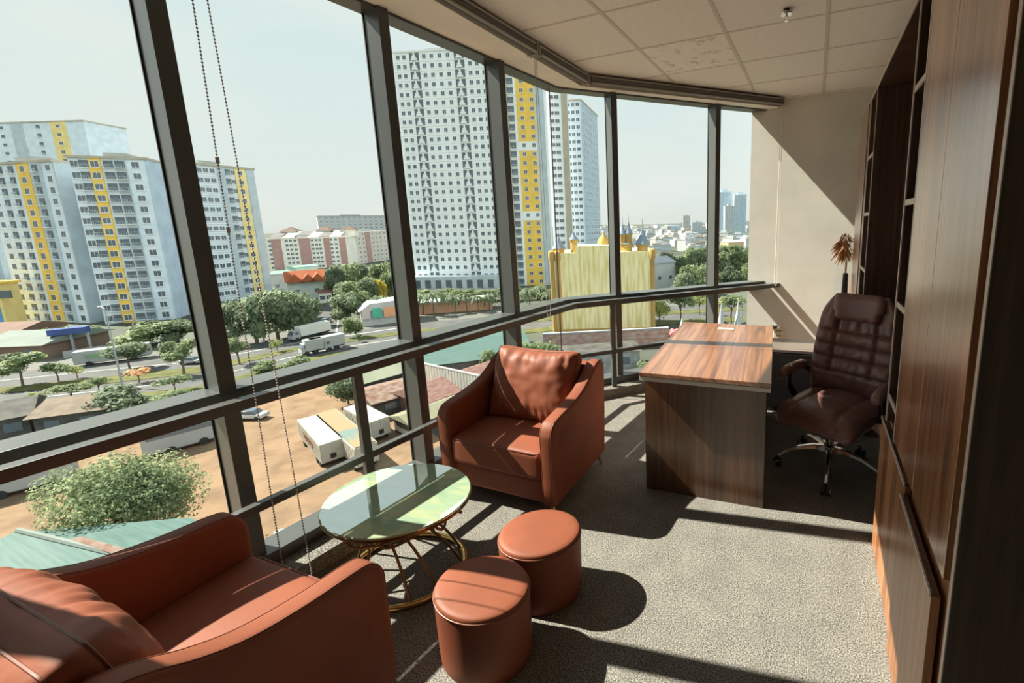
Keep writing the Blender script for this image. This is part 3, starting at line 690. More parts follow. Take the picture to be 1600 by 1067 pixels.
# backrest: padded columns and rows sewn into a tall curved shell
BT = math.radians(-13)
def back_pos(u, v, dep):
    U = 2 * u - 1
    z = 0.70 * v; hw_ = 0.245 + 0.025 * math.sin(math.pi * min(1, v * 1.1)) - 0.075 * (max(0, v - 0.72) / 0.28) ** 2.2
    xx = hw_ * U; yy = -0.055 * U * U - 0.03 * math.exp(-((v - 0.18) / 0.16) ** 2) + 0.015
    yy -= dep
    c, s = math.cos(BT), math.sin(BT)
    return (xx, 0.235 + yy * c - z * s, 0.445 + z * c + yy * s)
def front_depth(u, v):
    U = 2 * u - 1; e_ = max(0, 1 - U ** 6) ** 0.5 * max(0, 1 - (2 * v - 1) ** 10) ** 0.5
    d = 0.045
    g = lambda x_, w__: math.exp(-(x_ / w__) ** 2)
    d -= 0.020 * g(abs(U) - 0.50, 0.05) * (1 if v > 0.20 else 0) ; 
    rows = (0.22, 0.36, 0.49, 0.62)
    for r_ in rows: d -= 0.017 * g(v - r_, 0.014) * (1 if abs(U) < 0.97 else 0)
    d += 0.012 * abs(math.sin(math.pi * (v - 0.22) / 0.135)) * (1 if 0.22 < v < 0.64 else 0)
    if v > 0.64: d += 0.010 * noise.noise(Vector((U * 9, v * 5, 2))) + 0.012 * (abs(U) > 0.5)
    d += 0.006 * noise.noise(Vector((U * 7, v * 16, 5)))
    return d * e_
m = MB(); m.grid(lambda u, v: back_pos(u, v, front_depth(u, v)), 61, 81); m.grid(lambda u, v: back_pos(u, v, -0.05 * max(0, 1 - (2 * u - 1) ** 6) ** 0.5 * max(0, 1 - (2 * v - 1) ** 10) ** 0.5), 61, 81, flip=True)
bk = m.build('backrest', BROWN_LEATHER, oc, smooth=1.2, weld=0.0006)
def headfn(p):
    c, s = math.cos(BT), math.sin(BT); yy = p.y - 0.045 * (p.x / 0.17) ** 2 * 0.5; z = p.z + 0.006 * noise.noise(Vector((p.x * 20, p.z * 8, 1)))
    return Vector((p.x * (1 - 0.10 * (p.z < 0.58)), 0.235 + yy * c - z * s, 0.445 + z * c + yy * s))
MB().cushion(-0.165, 0.165, -0.095, -0.005, 0.515, 0.705, 0.045, n=14, fn=headfn).build('headrest', BROWN_LEATHER, oc, smooth=1.2, weld=0.0005)
for sg in (-1, 1):
    ar_ = MB().tube([(0.24 * sg, 0.10, 0.40), (0.29 * sg, 0.06, 0.42), (0.30 * sg, 0.0, 0.50), (0.30 * sg, -0.03, 0.585), (0.30 * sg, 0.05, 0.625), (0.295 * sg, 0.17, 0.615), (0.275 * sg, 0.245, 0.56)], [0.022, 0.024, 0.022, 0.020, 0.020, 0.022, 0.02], 10).build('armrest', BLACKP, oc, smooth=1.0)
    MB().cushion(0.30 * sg - 0.034, 0.30 * sg + 0.034, -0.13, 0.19, 0.605, 0.655, 0.024, crown=0.01, fn=lambda p: Vector((p.x, p.y, p.z - 0.9 * max(0, -p.y - 0.03) ** 2 * 4))).build('arm_pad', BROWN_LEATHER, ar_, smooth=1.2, weld=0.0005)

# ================================================================== dried plant in a tall vase
pv = at_y(1329, 470, 5.02)
vs_ = thing('floor_vase', 'tall slim dark floor vase with dried orange foliage by the far cupboard', 'vase', (0.30, 5.03, 0))
MB().lathe([(0.035, 0), (0.042, 0.02), (0.038, 0.4), (0.030, 0.9), (0.026, 1.08), (0.024, 1.10), (0.018, 1.10), (0.018, 1.02)], 20).build('vase_body', DARKTOP, vs_, smooth=0.8)
DRY = mat('dried_leaf', (0.42, 0.19, 0.065), rough=0.6, var=0.3, scale=20)
m = MB()
for i in range(7):
    a = random.uniform(0, 6.28); r = random.uniform(0.0, 0.05); m.tube([(0, 0, 1.02), (r * .4 * math.cos(a), r * .4 * math.sin(a), 1.25), (r * math.cos(a) - .02, r * math.sin(a), 1.50)], 0.0022, 5)
st_ = m.build('stems', DRY, vs_)
m = MB()
for i in range(70):
    a = random.uniform(0, 6.28); z = random.uniform(1.30, 1.52); r0 = random.uniform(0, 0.03); L = random.uniform(0.08, 0.17); d = Vector((math.cos(a), math.sin(a) * 0.8, random.uniform(-2.2, -0.3))).normalized()
    p = Vector((r0 * math.cos(a) - 0.02, r0 * math.sin(a), z)); s_v = d.cross(Vector((random.random(), random.random(), 1))).normalized() * 0.012
    q = p + d * L * 0.5 + s_v * 0.8; e_ = p + d * L + Vector((0, 0, -0.02))
    m.add([p, p + d * L * .45 + s_v, e_, p + d * L * .45 - s_v * 0.9], [(0, 1, 2, 3)])
m.build('foliage', DRY, vs_, smooth=0)
# ================================================================== the city outside
GZ = -26.35
def gp(px, py, dz=0.0): return at_z(px, py, GZ + dz)
def cm(name, col, rough=0.8, var=0.08, scale=0.25, **k): k.setdefault('spec', 0.12); return mat(name, col, rough=rough, var=var, scale=scale, **k)
EARTH = cm('city_ground', (0.0924, 0.101, 0.0798), var=0.25, scale=0.02)
SAND = mat('sandy_lot', (0.235, 0.155, 0.0966), rough=0.95, var=0.0, col2=(0.168, 0.109, 0.0693), scale=0.35, spec=0.1, detail=10, contrast=(0.35, 0.6), bump=0.4, bscale=0.8, bdist=0.2)
ASPH = cm('asphalt', (0.1, 0.1, 0.098), var=0.12, scale=0.3)
PAVE = cm('pavement', (0.143, 0.139, 0.126), var=0.1, scale=0.5)
GRASS = mat('verge_grass', (0.135, 0.126, 0.0495), spec=0.12, rough=0.95, col2=(0.072, 0.0855, 0.0315), scale=0.5, detail=8)
LINE = cm('road_paint', (0.338, 0.338, 0.324), var=0.0)
WHITEB = cm('pale_blue_render', (0.70, 0.78, 0.86)); WHITEW = cm('white_render', (0.88, 0.91, 0.92), var=0.04); GREYB = cm('grey_render', (0.50, 0.57, 0.62))
YEL = cm('yellow_render', (0.88, 0.58, 0.13)); YEL2 = cm('pale_yellow_render', (0.86, 0.68, 0.30)); TAN = cm('ochre_render', (0.46, 0.37, 0.22)); LEDGE = cm('cream_ledge', (0.48, 0.432, 0.348))
CREAM = cm('cream_render', (0.80, 0.76, 0.68)); PINK = cm('dusty_pink_render', (0.44, 0.27, 0.25)); BLUEP = cm('blue_panel', (0.12, 0.36, 0.68))
WGLASS = mat('window_glass', (0.10, 0.13, 0.16), rough=0.12, spec=0.8); WFR = cm('window_frame', (0.84, 0.86, 0.87), var=0.0); DARKB = cm('balcony_recess_shade', (0.17, 0.19, 0.21), var=0.1)  # dark sheets give the balcony recesses their shade by colour
FARW = cm('hazy_white_wall', (0.475, 0.488, 0.488)); FARB = cm('hazy_blue_wall', (0.48, 0.58, 0.66)); FARG = cm('hazy_grey_wall', (0.35, 0.371, 0.378)); FARP = cm('hazy_rose_wall', (0.55, 0.46, 0.44))  # far walls tinted pale in place of haze
LEAF = [mat('leaf_green_%d' % i, c, rough=0.6, col2=c2, scale=0.9, detail=3, spec=0.25) for i, (c, c2) in enumerate((((0.210, 0.252, 0.154), (0.105, 0.140, 0.087)), ((0.238, 0.280, 0.147), (0.119, 0.161, 0.084)), ((0.350, 0.364, 0.140), (0.168, 0.210, 0.084)), ((0.600, 0.490, 0.070), (0.350, 0.294, 0.056)), ((0.600, 0.364, 0.224), (0.420, 0.280, 0.126))))]
for m_ in LEAF:      # leaves let some of the light through
    n_ = m_.node_tree; pb = n_.nodes['Principled BSDF']; tr_ = n_.nodes.new('ShaderNodeBsdfTranslucent'); ms_ = n_.nodes.new('ShaderNodeMixShader'); ms_.inputs[0].default_value = 0.5
    src = pb.inputs['Base Color'].links[0].from_socket; hs = n_.nodes.new('ShaderNodeHueSaturation'); hs.inputs['Value'].default_value = 1.7; hs.inputs['Saturation'].default_value = 0.95
    n_.links.new(src, hs.inputs['Color']); n_.links.new(hs.outputs[0], tr_.inputs[0]); n_.links.new(pb.outputs[0], ms_.inputs[1]); n_.links.new(tr_.outputs[0], ms_.inputs[2]); n_.links.new(ms_.outputs[0], n_.nodes['Material Output'].inputs['Surface'])
BARK = cm('bark', (0.16, 0.13, 0.10))

def patch(name, pix, dz, m_, kind='structure'):
    P = [gp(*p) for p in pix]
    return tag(MB().prism([(p.x, p.y, GZ + dz - 0.3) for p in P], [(p.x, p.y, GZ + dz) for p in P]).build(name, m_, smooth=0), kind=kind)
def patch_xy(name, xy, dz, m_):
    return struct(MB().prism([(x, y, GZ + dz - 0.3) for x, y in xy], [(x, y, GZ + dz) for x, y in xy]).build(name, m_, smooth=0))
patch_xy('ground_city', [(-9000, -2500), (3000, -2500), (3000, 12000), (-9000, 12000)], 0.0, EARTH)
def sub(pts, n=6):
    out = []
    for a, b in zip(pts[:-1], pts[1:]): out += [(a[0] + (b[0] - a[0]) * t / n, a[1] + (b[1] - a[1]) * t / n) for t in range(n)]
    return out + [pts[-1]]
def strip(name, up, lo, dz, m_):
    U, L = [gp(*p) for p in sub(up)], [gp(*p) for p in sub(lo)]; n = len(U); assert n == len(L)
    vs = [(p.x, p.y, GZ + dz) for p in U + L]; fs = [(i, i + 1, n + i + 1, n + i) for i in range(n - 1)]
    return struct(MB().add(vs, fs).build(name, m_, smooth=0))
strip('pavement_far', [(-160, 562), (0, 556), (160, 548), (310, 538), (480, 512), (620, 496), (860, 476), (1160, 466)], [(-160, 592), (0, 584), (160, 568), (310, 556), (480, 527), (620, 508), (860, 486), (1160, 474)], 0.04, PAVE)
strip('road_far', [(-160, 592), (0, 584), (160, 568), (310, 556), (480, 527), (620, 508), (860, 486), (1160, 474)], [(-160, 618), (0, 607), (160, 590), (310, 574), (480, 540), (620, 519), (860, 496), (1160, 481)], 0.08, ASPH)
strip('grass_median', [(-160, 618), (0, 607), (160, 590), (310, 574), (480, 540), (620, 519), (860, 496), (1160, 481)], [(-160, 628), (0, 616), (160, 601), (310, 584), (480, 545), (620, 524), (860, 501), (1160, 486)], 0.16, GRASS)
strip('road_near', [(-160, 628), (0, 616), (160, 601), (310, 584), (480, 545), (620, 524), (860, 501), (1160, 486)], [(-160, 656), (0, 640), (160, 622), (310, 604), (480, 560), (620, 536), (860, 511), (1160, 495)], 0.08, ASPH)
strip('grass_verge', [(-160, 656), (0, 640), (160, 622), (310, 604), (480, 560), (620, 536), (860, 511), (1160, 495)], [(-160, 668), (0, 650), (160, 632), (310, 614), (480, 570), (620, 544), (860, 517), (1160, 502)], 0.12, GRASS)
for nm, a in (('road_line_far', [(-160, 605), (0, 595.5), (160, 579), (310, 565), (480, 533.5), (620, 513.5)]), ('road_line_near', [(-160, 641), (0, 628), (160, 611), (310, 594), (480, 552.5), (620, 530)])):
    strip(nm, [(x, y - 0.5) for x, y in a], [(x, y + 0.5) for x, y in a], 0.11, LINE)
patch('road_side_street', [(488, 528), (552, 519), (531, 478), (527, 462), (515, 462), (507, 480)], 0.10, ASPH)
patch('road_line_street', [(524, 520), (527, 519), (531, 495), (529, 495)], 0.14, LINE)
L_ = [gp(*p) for p in ((-300, 800), (0, 752), (330, 655), (440, 610), (545, 590), (640, 640), (700, 700))]
patch_xy('ground_sandy_lot', [(p.x, p.y) for p in L_] + [(-6, 12), (-6, -30), (-60, -40)], 0.06, SAND)

# ------------------------------------------------------------------ window and balcony kits
def unit_mesh(kind, w_, h_):
    m = MB()
    if kind == 'win':
        m.box(-w_ / 2 - .12, w_ / 2 + .12, -0.10, 0.05, -h_ / 2 - .14, h_ / 2 + .10, 0)
        m.box(-w_ / 2, -0.05, -0.13, -0.09, -h_ / 2, h_ / 2, 1); m.box(0.05, w_ / 2, -0.13, -0.09, -h_ / 2, h_ / 2, 1)
        m.box(-w_ / 2 - .2, w_ / 2 + .2, -0.25, 0, -h_ / 2 - .26, -h_ / 2 - .12, 0)
        ms = [WFR, WGLASS]
    elif kind == 'balc':
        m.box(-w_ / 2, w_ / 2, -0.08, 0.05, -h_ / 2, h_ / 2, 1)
        m.box(-w_ / 2 - .1, w_ / 2 + .1, -0.7, 0, -h_ / 2 - .16, -h_ / 2 + .02, 0)
        for i in range(7):
            xx = -w_ / 2 + w_ * i / 6; m.box(xx - .035, xx + .035, -0.68, -0.62, -h_ / 2, -h_ / 2 + 0.95, 2)
        m.box(-w_ / 2, w_ / 2, -0.69, -0.61, -h_ / 2 + .92, -h_ / 2 + 1.0, 2)
        m.box(-w_ * .12, w_ * .30, -0.12, -0.06, -h_ / 2, h_ / 2 - .4, 3)
        ms = [WFR, DARKB, GREYB, WGLASS]
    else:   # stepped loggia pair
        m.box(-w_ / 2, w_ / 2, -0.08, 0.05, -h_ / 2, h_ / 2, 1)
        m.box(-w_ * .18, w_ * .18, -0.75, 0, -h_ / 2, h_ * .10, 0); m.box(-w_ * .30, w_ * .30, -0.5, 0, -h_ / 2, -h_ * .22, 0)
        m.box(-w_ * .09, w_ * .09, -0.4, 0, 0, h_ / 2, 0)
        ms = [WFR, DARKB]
    me_o = m.build(kind, ms, smooth=0); me = me_o.data; bpy.data.objects.remove(me_o)
    return me
_cache = {}
def place_units(root, kind, spots, w_, h_, part_name):
    "spots: world matrices; the hundred nearest become parts, the rest one part"
    key = (kind, round(w_, 2), round(h_, 2))
    if key not in _cache: _cache[key] = unit_mesh(*key)
    me = _cache[key]
    spots.sort(key=lambda M_: (M_.translation - EYE).length)
    inv_ = root.matrix_basis.inverted()
    for M_ in spots[:100]:
        o = bpy.data.objects.new(part_name, me); COL.objects.link(o); o.parent = root; o.matrix_basis = inv_ @ M_
    rest = spots[100:]
    if rest:
        b = MB(); base = [v.co.copy() for v in me.vertices]; polys = [(tuple(p.vertices), p.material_index) for p in me.polygons]
        for M_ in rest:
            k0 = len(b.v); Q = inv_ @ M_; b.v += [tuple(Q @ c) for c in base]
            for f, mi in polys: b.f.append(tuple(i + k0 for i in f)); b.m.append(mi)
        o = b.build(part_name + '_rows', list(me.materials), root, smooth=0); o['kind'] = 'stuff'

def tower(name, label, a, b, top, depth, floors, body, front=(), right=(), left=(), strips=(), group=None, win=(1.5, 1.5), bal=(2.2, 2.0), cornice=LEDGE, cat='building', ledges=None, wname='window'):
    """a, b: pixels of the front face's foot; top: pixel on the front face's top edge, measured over foot a (or b when given as ('b', px, py)).
    front / right / left: (u, kind); strips: (u0, u1, material, face)"""
    A, B = gp(*a), gp(*b)
    ref = A
    if top[0] == 'b': ref, tp = B, top[1:]
    elif top[0] == 'm': ref, tp = (A + B) / 2, top[1:]
    else: tp = top
    Ht = z_over(ref, *tp) - GZ
    D = (B - A); D.z = 0; Wd = D.length; D.normalize(); Nn = Vector((D.y, -D.x, 0))      # Nn points to the viewer's side
    if Nn.dot(EYE - A) < 0: Nn = -Nn
    c = (A + B) / 2; rz = math.atan2(D.y, D.x)
    t = thing(name, label, cat, (c.x, c.y, GZ), rz, group)
    M0 = Matrix.Translation((c.x, c.y, GZ)) @ Matrix.Rotation(rz, 4, 'Z')      # local x along the front, -y to the viewer
    MB().box(-Wd / 2, Wd / 2, 0, depth, 0, Ht).build('wall', body, t, smooth=0)
    MB().box(-Wd / 2 - .5, Wd / 2 + .5, -.5, depth + .5, Ht, Ht + 0.7).build('cornice', cornice, t, smooth=0)
    MB().box(-Wd * .2, Wd * .1, depth * .3, depth * .7, Ht + .7, Ht + 2.6).build('roof_house', FARG, t, smooth=0)
    fh = Ht / floors
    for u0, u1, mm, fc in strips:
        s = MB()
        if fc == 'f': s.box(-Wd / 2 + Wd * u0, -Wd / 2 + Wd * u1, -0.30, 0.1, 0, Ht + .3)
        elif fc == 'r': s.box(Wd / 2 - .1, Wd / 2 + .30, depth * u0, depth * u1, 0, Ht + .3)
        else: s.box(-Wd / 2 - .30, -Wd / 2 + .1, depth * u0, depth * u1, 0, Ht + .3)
        s.build('painted_bay', mm, t, smooth=0)
    if ledges:
        for k_ in range(1, floors):
            MB().box(-Wd / 2, Wd / 2, -.14, 0, fh * k_ - .12, fh * k_ + .12).build('floor_ledge', ledges, t, smooth=0)
    groups = {}
    def off(u, fc): return 0.30 if any(u0 <= u <= u1 and f_ == fc for u0, u1, _, f_ in strips) else 0.0
    for fc, cols in (('f', front), ('r', right), ('l', left)):
        for u, kind in cols:
            for k_ in range(floors):
                z = fh * (k_ + 0.52)
                if fc == 'f': M_ = M0 @ Matrix.Translation((-Wd / 2 + Wd * u, -off(u, fc), z))
                elif fc == 'r': M_ = M0 @ Matrix.Translation((Wd / 2 + off(u, fc), depth * u, z)) @ Matrix.Rotation(math.pi / 2, 4, 'Z')
                else: M_ = M0 @ Matrix.Translation((-Wd / 2 - off(u, fc), depth * u, z)) @ Matrix.Rotation(-math.pi / 2, 4, 'Z')
                groups.setdefault(kind, []).append(M_)
    for kind, sp_ in groups.items():
        if kind == 'win': place_units(t, 'win', sp_, win[0], win[1] * min(1, fh / 3.0), wname)
        else: place_units(t, kind, sp_, bal[0], min(bal[1], fh * .82), 'balcony')
    return t, Wd, Ht, M0

Wn, Bl, Lg = 'win', 'balc', 'logg'
tower('apartment_tower', 'pale blue apartment tower with a yellow bay, nearest the left edge of the windows', (36, 503), (140.6, 505), ('b', 85.4, 253), 10, 15, WHITEB,
      front=[(.10, Wn), (.24, Bl), (.40, Bl), (.585, Wn), (.76, Bl), (.93, Wn)], strips=[(.50, .67, YEL, 'f'), (.68, .84, GREYB, 'f'), (0.0, .65, GREYB, 'r'), (.65, 1.0, TAN, 'r')], right=[(.85, Wn)], group='pale blue apartment towers', win=(1.7, 1.7), bal=(2.2, 2.2))  # grey right face holds that side's shade as colour
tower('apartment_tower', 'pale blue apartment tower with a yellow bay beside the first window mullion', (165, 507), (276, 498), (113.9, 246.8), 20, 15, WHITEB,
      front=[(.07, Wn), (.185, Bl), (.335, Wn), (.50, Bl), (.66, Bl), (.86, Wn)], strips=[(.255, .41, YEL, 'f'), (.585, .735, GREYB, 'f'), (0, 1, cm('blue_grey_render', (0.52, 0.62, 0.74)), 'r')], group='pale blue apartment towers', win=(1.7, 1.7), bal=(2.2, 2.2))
tower('apartment_tower', 'pale blue apartment tower with a narrow yellow bay, seen between the blind cords', (340, 482), (428, 468), ('b', 397, 266), 22, 15, WHITEB,
      front=[(.10, Wn), (.20, Wn), (.30, Wn), (.55, Bl), (.63, Wn), (.745, Wn)], strips=[(.38, .48, GREYB, 'f'), (.66, .84, YEL2, 'f'), (.86, 1.0, GREYB, 'f')], group='pale blue apartment towers', win=(1.5, 1.5), bal=(1.9, 2.2), ledges=WFR)
tower('apartment_tower', 'pale blue apartment tower rising behind the other two at the left edge', (-60, 438), (184, 433), ('b', 136, 190), 24, 19, WHITEB,
      front=[(.34, Wn), (.42, Wn), (.50, Wn), (.72, Bl), (.845, Wn)], strips=[(.20, .28, GREYB, 'f'), (.56, .63, GREYB, 'f'), (.80, .89, YEL2, 'f')], group='pale blue apartment towers', win=(2.6, 1.7), bal=(2.6, 2.2))
tower('shop_building', 'yellow low building with a blue panel at the left edge of the view', (-70, 516), (14, 513), ('b', 8, 443), 5, 4, YEL2, strips=[(.82, .94, BLUEP, 'f')], cornice=YEL)
sb = [o for o in COL.objects if o.name == 'shop_building'][0]; MB().box(-11, 11, -.4, .1, 9.6, 12.0).build('window_band', WGLASS, sb, smooth=0)
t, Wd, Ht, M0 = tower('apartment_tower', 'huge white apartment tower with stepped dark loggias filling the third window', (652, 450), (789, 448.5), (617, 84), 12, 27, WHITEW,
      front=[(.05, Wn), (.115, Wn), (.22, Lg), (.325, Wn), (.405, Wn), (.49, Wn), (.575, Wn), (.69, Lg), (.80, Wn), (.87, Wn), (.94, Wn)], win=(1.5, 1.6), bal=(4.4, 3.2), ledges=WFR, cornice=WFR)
inv0 = t.matrix_basis.inverted()
# raised curved cornice over the right half
m = MB(); cur = [(-Wd / 2 + Wd * (0.58 + .42 * i / 16), 0.6 + 3.2 * (0.5 - 0.5 * math.cos(math.pi * min(1, i / 6)))) for i in range(17)]
vs = []
for xx, zz in cur: vs += [(xx, -1.0, Ht - .2), (xx, 8, Ht - .2), (xx, 8, Ht + zz), (xx, -1.0, Ht + zz)]
fs = [(0, 1, 2, 3), (67, 66, 65, 64)] + [(4 * k + q, 4 * k + 4 + q, 4 * k + 4 + (q + 1) % 4, 4 * k + (q + 1) % 4) for k in range(16) for q in range(4)]
m.add(vs, fs).build('curved_cornice', WFR, t, smooth=0.8)
pod = MB().box(-Wd / 2 - 2, Wd / 2, -5, 0, 0, 6).build('podium', GREYB, t, smooth=0)
for k_ in range(9): MB().box(-Wd / 2 + k_ * 5 - 3, -Wd / 2 + k_ * 5 - .3, -5.1, -4.9, 0.5, 4.2).build('shop_window', WGLASS, t, smooth=0)
tower('apartment_tower', 'white apartment tower slice showing left of the second big mullion', (612, 425), (655, 423), (577, 206), 20, 19, WHITEW, front=[(.12, Wn), (.32, Wn), (.52, Wn), (.75, Bl)], win=(1.6, 1.6), group=None, ledges=WFR)
tower('apartment_tower', 'tall apartment tower with a broad yellow bay beside the third mullion', (797, 447), (864, 445), ('b', 842, 60), 8, 28, WHITEW,
      front=[(.10, Wn), (.27, Bl), (.52, Wn), (.74, Wn)], strips=[(.17, .21, LEDGE, 'f'), (.405, .80, YEL, 'f'), (.82, 1.0, GREYB, 'f')], win=(1.5, 1.6), bal=(3.0, 2.8), ledges=WFR)
yt = [o for o in COL.objects if o.name.startswith('apartment_tower')][-1]
_A, _B = gp(797, 447), gp(864, 445); wy = (_B - _A).length; hy = z_over(_B, 842, 60) - GZ
for z0 in (hy * 8 / 28 - .4, hy * 16 / 28 - .4, hy * 24 / 28 - .4):
    MB().box(-wy / 2 + wy * .40, -wy / 2 + wy * .805, -0.42, -0.2, z0, z0 + hy / 28 * 1.05).build('white_band', WFR, yt, smooth=0)
tower('apartment_tower', 'slim white apartment tower with cream edges behind the gold castle', (868, 441), (898, 440), (859, 120), 9, 27, WHITEW, front=[(.22, Wn), (.48, Wn)], strips=[(.70, 1.0, LEDGE, 'f')], win=(2.0, 1.5))
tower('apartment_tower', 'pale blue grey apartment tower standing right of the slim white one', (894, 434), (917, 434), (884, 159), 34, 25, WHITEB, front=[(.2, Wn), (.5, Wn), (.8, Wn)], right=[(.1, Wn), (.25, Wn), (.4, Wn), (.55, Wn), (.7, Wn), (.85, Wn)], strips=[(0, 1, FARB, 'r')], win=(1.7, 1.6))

# long apartment rows in the middle distance
t, Wd, Ht, M0 = tower('apartment_row', 'long cream apartment row with dusty pink bays and sheds on its roof', (424, 422), (547, 417), (417, 374), 20, 7, CREAM,
      front=[(.03 + .0, Wn), (.24, Wn), (.29, Wn), (.345, Wn), (.56, Wn), (.61, Wn), (.655, Wn), (.80, Wn), (.86, Wn)], strips=[(.05, .17, PINK, 'f'), (.39, .53, PINK, 'f'), (.70, .78, PINK, 'f'), (.90, .985, PINK, 'f')], win=(1.8, 1.5), cornice=CREAM)
for i_, (x_, c_) in enumerate(((-.42, DARKTOP), (-.25, FARW), (-.08, DARKTOP), (.06, FARW), (.20, DARKTOP), (.34, FARW))):
    MB().prism([(Wd * x_ - Wd * .07, 2, Ht + .7), (Wd * x_ + Wd * .07, 2, Ht + .7), (Wd * x_ + Wd * .07, 16, Ht + 5.0), (Wd * x_ - Wd * .07, 16, Ht + 5.0)], [(Wd * x_ - Wd * .07, 2, Ht + 1.0), (Wd * x_ + Wd * .07, 2, Ht + 1.0), (Wd * x_ + Wd * .07, 16, Ht + 5.3), (Wd * x_ - Wd * .07, 16, Ht + 5.3)]).build('shed_roof', cm('slate_roof', (0.16, 0.15, 0.15)) if c_ is DARKTOP else c_, t, smooth=0)
for x_ in (-.33, .12, .44):
    MB().prism([(Wd * x_ - 5, 14, Ht + .7), (Wd * x_ + 5, 14, Ht + .7), (Wd * x_ + 5, 24, Ht + .7), (Wd * x_ - 5, 24, Ht + .7)], [(Wd * x_ - 5, 14, Ht + 5.5), (Wd * x_ + 5, 14, Ht + 5.5), (Wd * x_ + 5, 24, Ht + 5.5), (Wd * x_ - 5, 24, Ht + 5.5)]).build('stair_house', CREAM, t, smooth=0)
    MB().add([(Wd * x_ - 6, 13, Ht + 5.5), (Wd * x_ + 6, 13, Ht + 5.5), (Wd * x_ + 6, 25, Ht + 5.5), (Wd * x_ - 6, 25, Ht + 5.5), (Wd * x_, 19, Ht + 9)], [(0, 1, 4), (1, 2, 4), (2, 3, 4), (3, 0, 4), (0, 3, 2, 1)]).build('hip_roof', cm('brown_roof', (0.165, 0.11, 0.09)), t, smooth=0)
tower('apartment_row', 'cream and pink apartment row end turned away beside the white tower', (560, 413), (610, 405.5), (545, 363), 12, 7, cm('shaded_cream', (0.62, 0.56, 0.50)), front=[(.1, Wn), (.22, Wn), (.5, Wn), (.62, Wn), (.74, Wn), (.88, Wn)], strips=[(.28, .42, PINK, 'f')], win=(1.8, 1.5), cornice=CREAM)  # shade of the turned-away end is mixed into its cream
tower('apartment_block', 'distant pale grey apartment block above the cream row roofs', (503, 393), (612, 388), (500, 338), 26, 10, FARW, front=[(i / 13 + .04, Wn) for i in range(13)], win=(3.0, 1.7), cornice=FARG)

# houses behind the street trees
def house(label, a, b, wall, roof, depth, hw_, hr, name='house', over=0.5, ridge='x'):
    A, B = gp(*a), gp(*b); D = B - A; D.z = 0; Wd = D.length; c = (A + B) / 2; rz = math.atan2(D.y, D.x)
    t = thing(name, label, 'house' if name == 'house' else 'shed', (c.x, c.y, GZ), rz)
    MB().box(-Wd / 2, Wd / 2, 0, depth, 0, hw_).build('wall', wall, t, smooth=0)
    x0, x1_, y0, y1 = -Wd / 2 - over, Wd / 2 + over, -over, depth + over
    if ridge == 'x': r0, r1 = (x0, (y0 + y1) / 2, hw_ + hr), (x1_, (y0 + y1) / 2, hw_ + hr); fs = [(0, 1, 5, 4), (2, 3, 4, 5), (1, 2, 5), (3, 0, 4), (0, 3, 2, 1)]
    else: r0, r1 = ((x0 + x1_) / 2, y0, hw_ + hr), ((x0 + x1_) / 2, y1, hw_ + hr); fs = [(0, 1, 4), (1, 2, 5, 4), (2, 3, 5), (3, 0, 4, 5), (0, 3, 2, 1)]
    MB().add([(x0, y0, hw_), (x1_, y0, hw_), (x1_, y1, hw_), (x0, y1, hw_), r0, r1], fs).build('roof', roof, t, smooth=0)
    for i in range(max(2, int(Wd / 5))):
        xx = -Wd / 2 + Wd * (i + .5) / max(2, int(Wd / 5)); MB().box(xx - .8, xx + .8, -.06, .02, hw_ * .35, hw_ * .35 + min(1.5, hw_ * .4)).build('window', WGLASS, t, smooth=0)
    return t, Wd
ORR = cm('orange_roof_tiles', (0.4, 0.125, 0.06)); SAGE = cm('sage_render', (0.55, 0.60, 0.54)); GRN = cm('green_metal', (0.20, 0.36, 0.28))
t, Wd = house('villa with bright orange tiled roofs among the street trees', (452, 470), (512, 464), SAGE, ORR, 11, 7.5, 4.2)
for x_ in (-.28, .05, .30): MB().add([(Wd * x_ - 3, -1.6, 7.2), (Wd * x_ + 3, -1.6, 7.2), (Wd * x_ + 3, 6, 7.2), (Wd * x_ - 3, 6, 7.2), (Wd * x_, -1.6, 10.6), (Wd * x_, 6, 10.6)], [(0, 1, 4), (1, 2, 5, 4), (2, 3, 5), (3, 0, 4, 5), (0, 3, 2, 1)]).build('gable_roof', ORR, t, smooth=0)
house('white house with a green roof band left of the orange roofed villa', (428, 462), (460, 458), FARW, GRN, 10, 9.5, 1.0)
house('pale green flat house behind the orange roofed villa', (466, 446), (500, 442), cm('mint_render', (0.50, 0.63, 0.56)), GRN, 10, 9.5, 0.6)
house('low shop under the trees at the end of the side street', (500, 474), (520, 472), CREAM, cm('red_awning', (0.21, 0.1, 0.085)), 8, 4, 1.0)
GREYR = cm('weathered_grey_sheet', (0.09, 0.0855, 0.0765), var=0.25, scale=0.8); PALE = cm('pale_sheet_roof', (0.176, 0.202, 0.181)); TANR = cm('tan_sheet_roof', (0.168, 0.13, 0.0966), var=0.2, scale=0.6)
TEAL = mat('teal_sheet_roof', (0.092, 0.147, 0.133), rough=0.6, col2=(0.0644, 0.113, 0.104), spec=0.1, scale=1.5, stretch=(0.2, 3, 1), detail=4)
RUST = mat('rusty_sheet', (0.153, 0.0765, 0.054), spec=0.12, rough=0.9, col2=(0.225, 0.18, 0.153), scale=1.2, detail=8)
REDR = mat('faded_red_roof', (0.18, 0.0855, 0.072), spec=0.12, rough=0.8, col2=(0.248, 0.162, 0.14), scale=0.9, detail=6, stretch=(1, 4, 1))
house('low hall with a pale roof at the left edge beyond the road', (-30, 566), (72, 562), cm('dark_brick', (0.22, 0.15, 0.12)), PALE, 14, 3.6, 2.2, 'shed', 1.0)
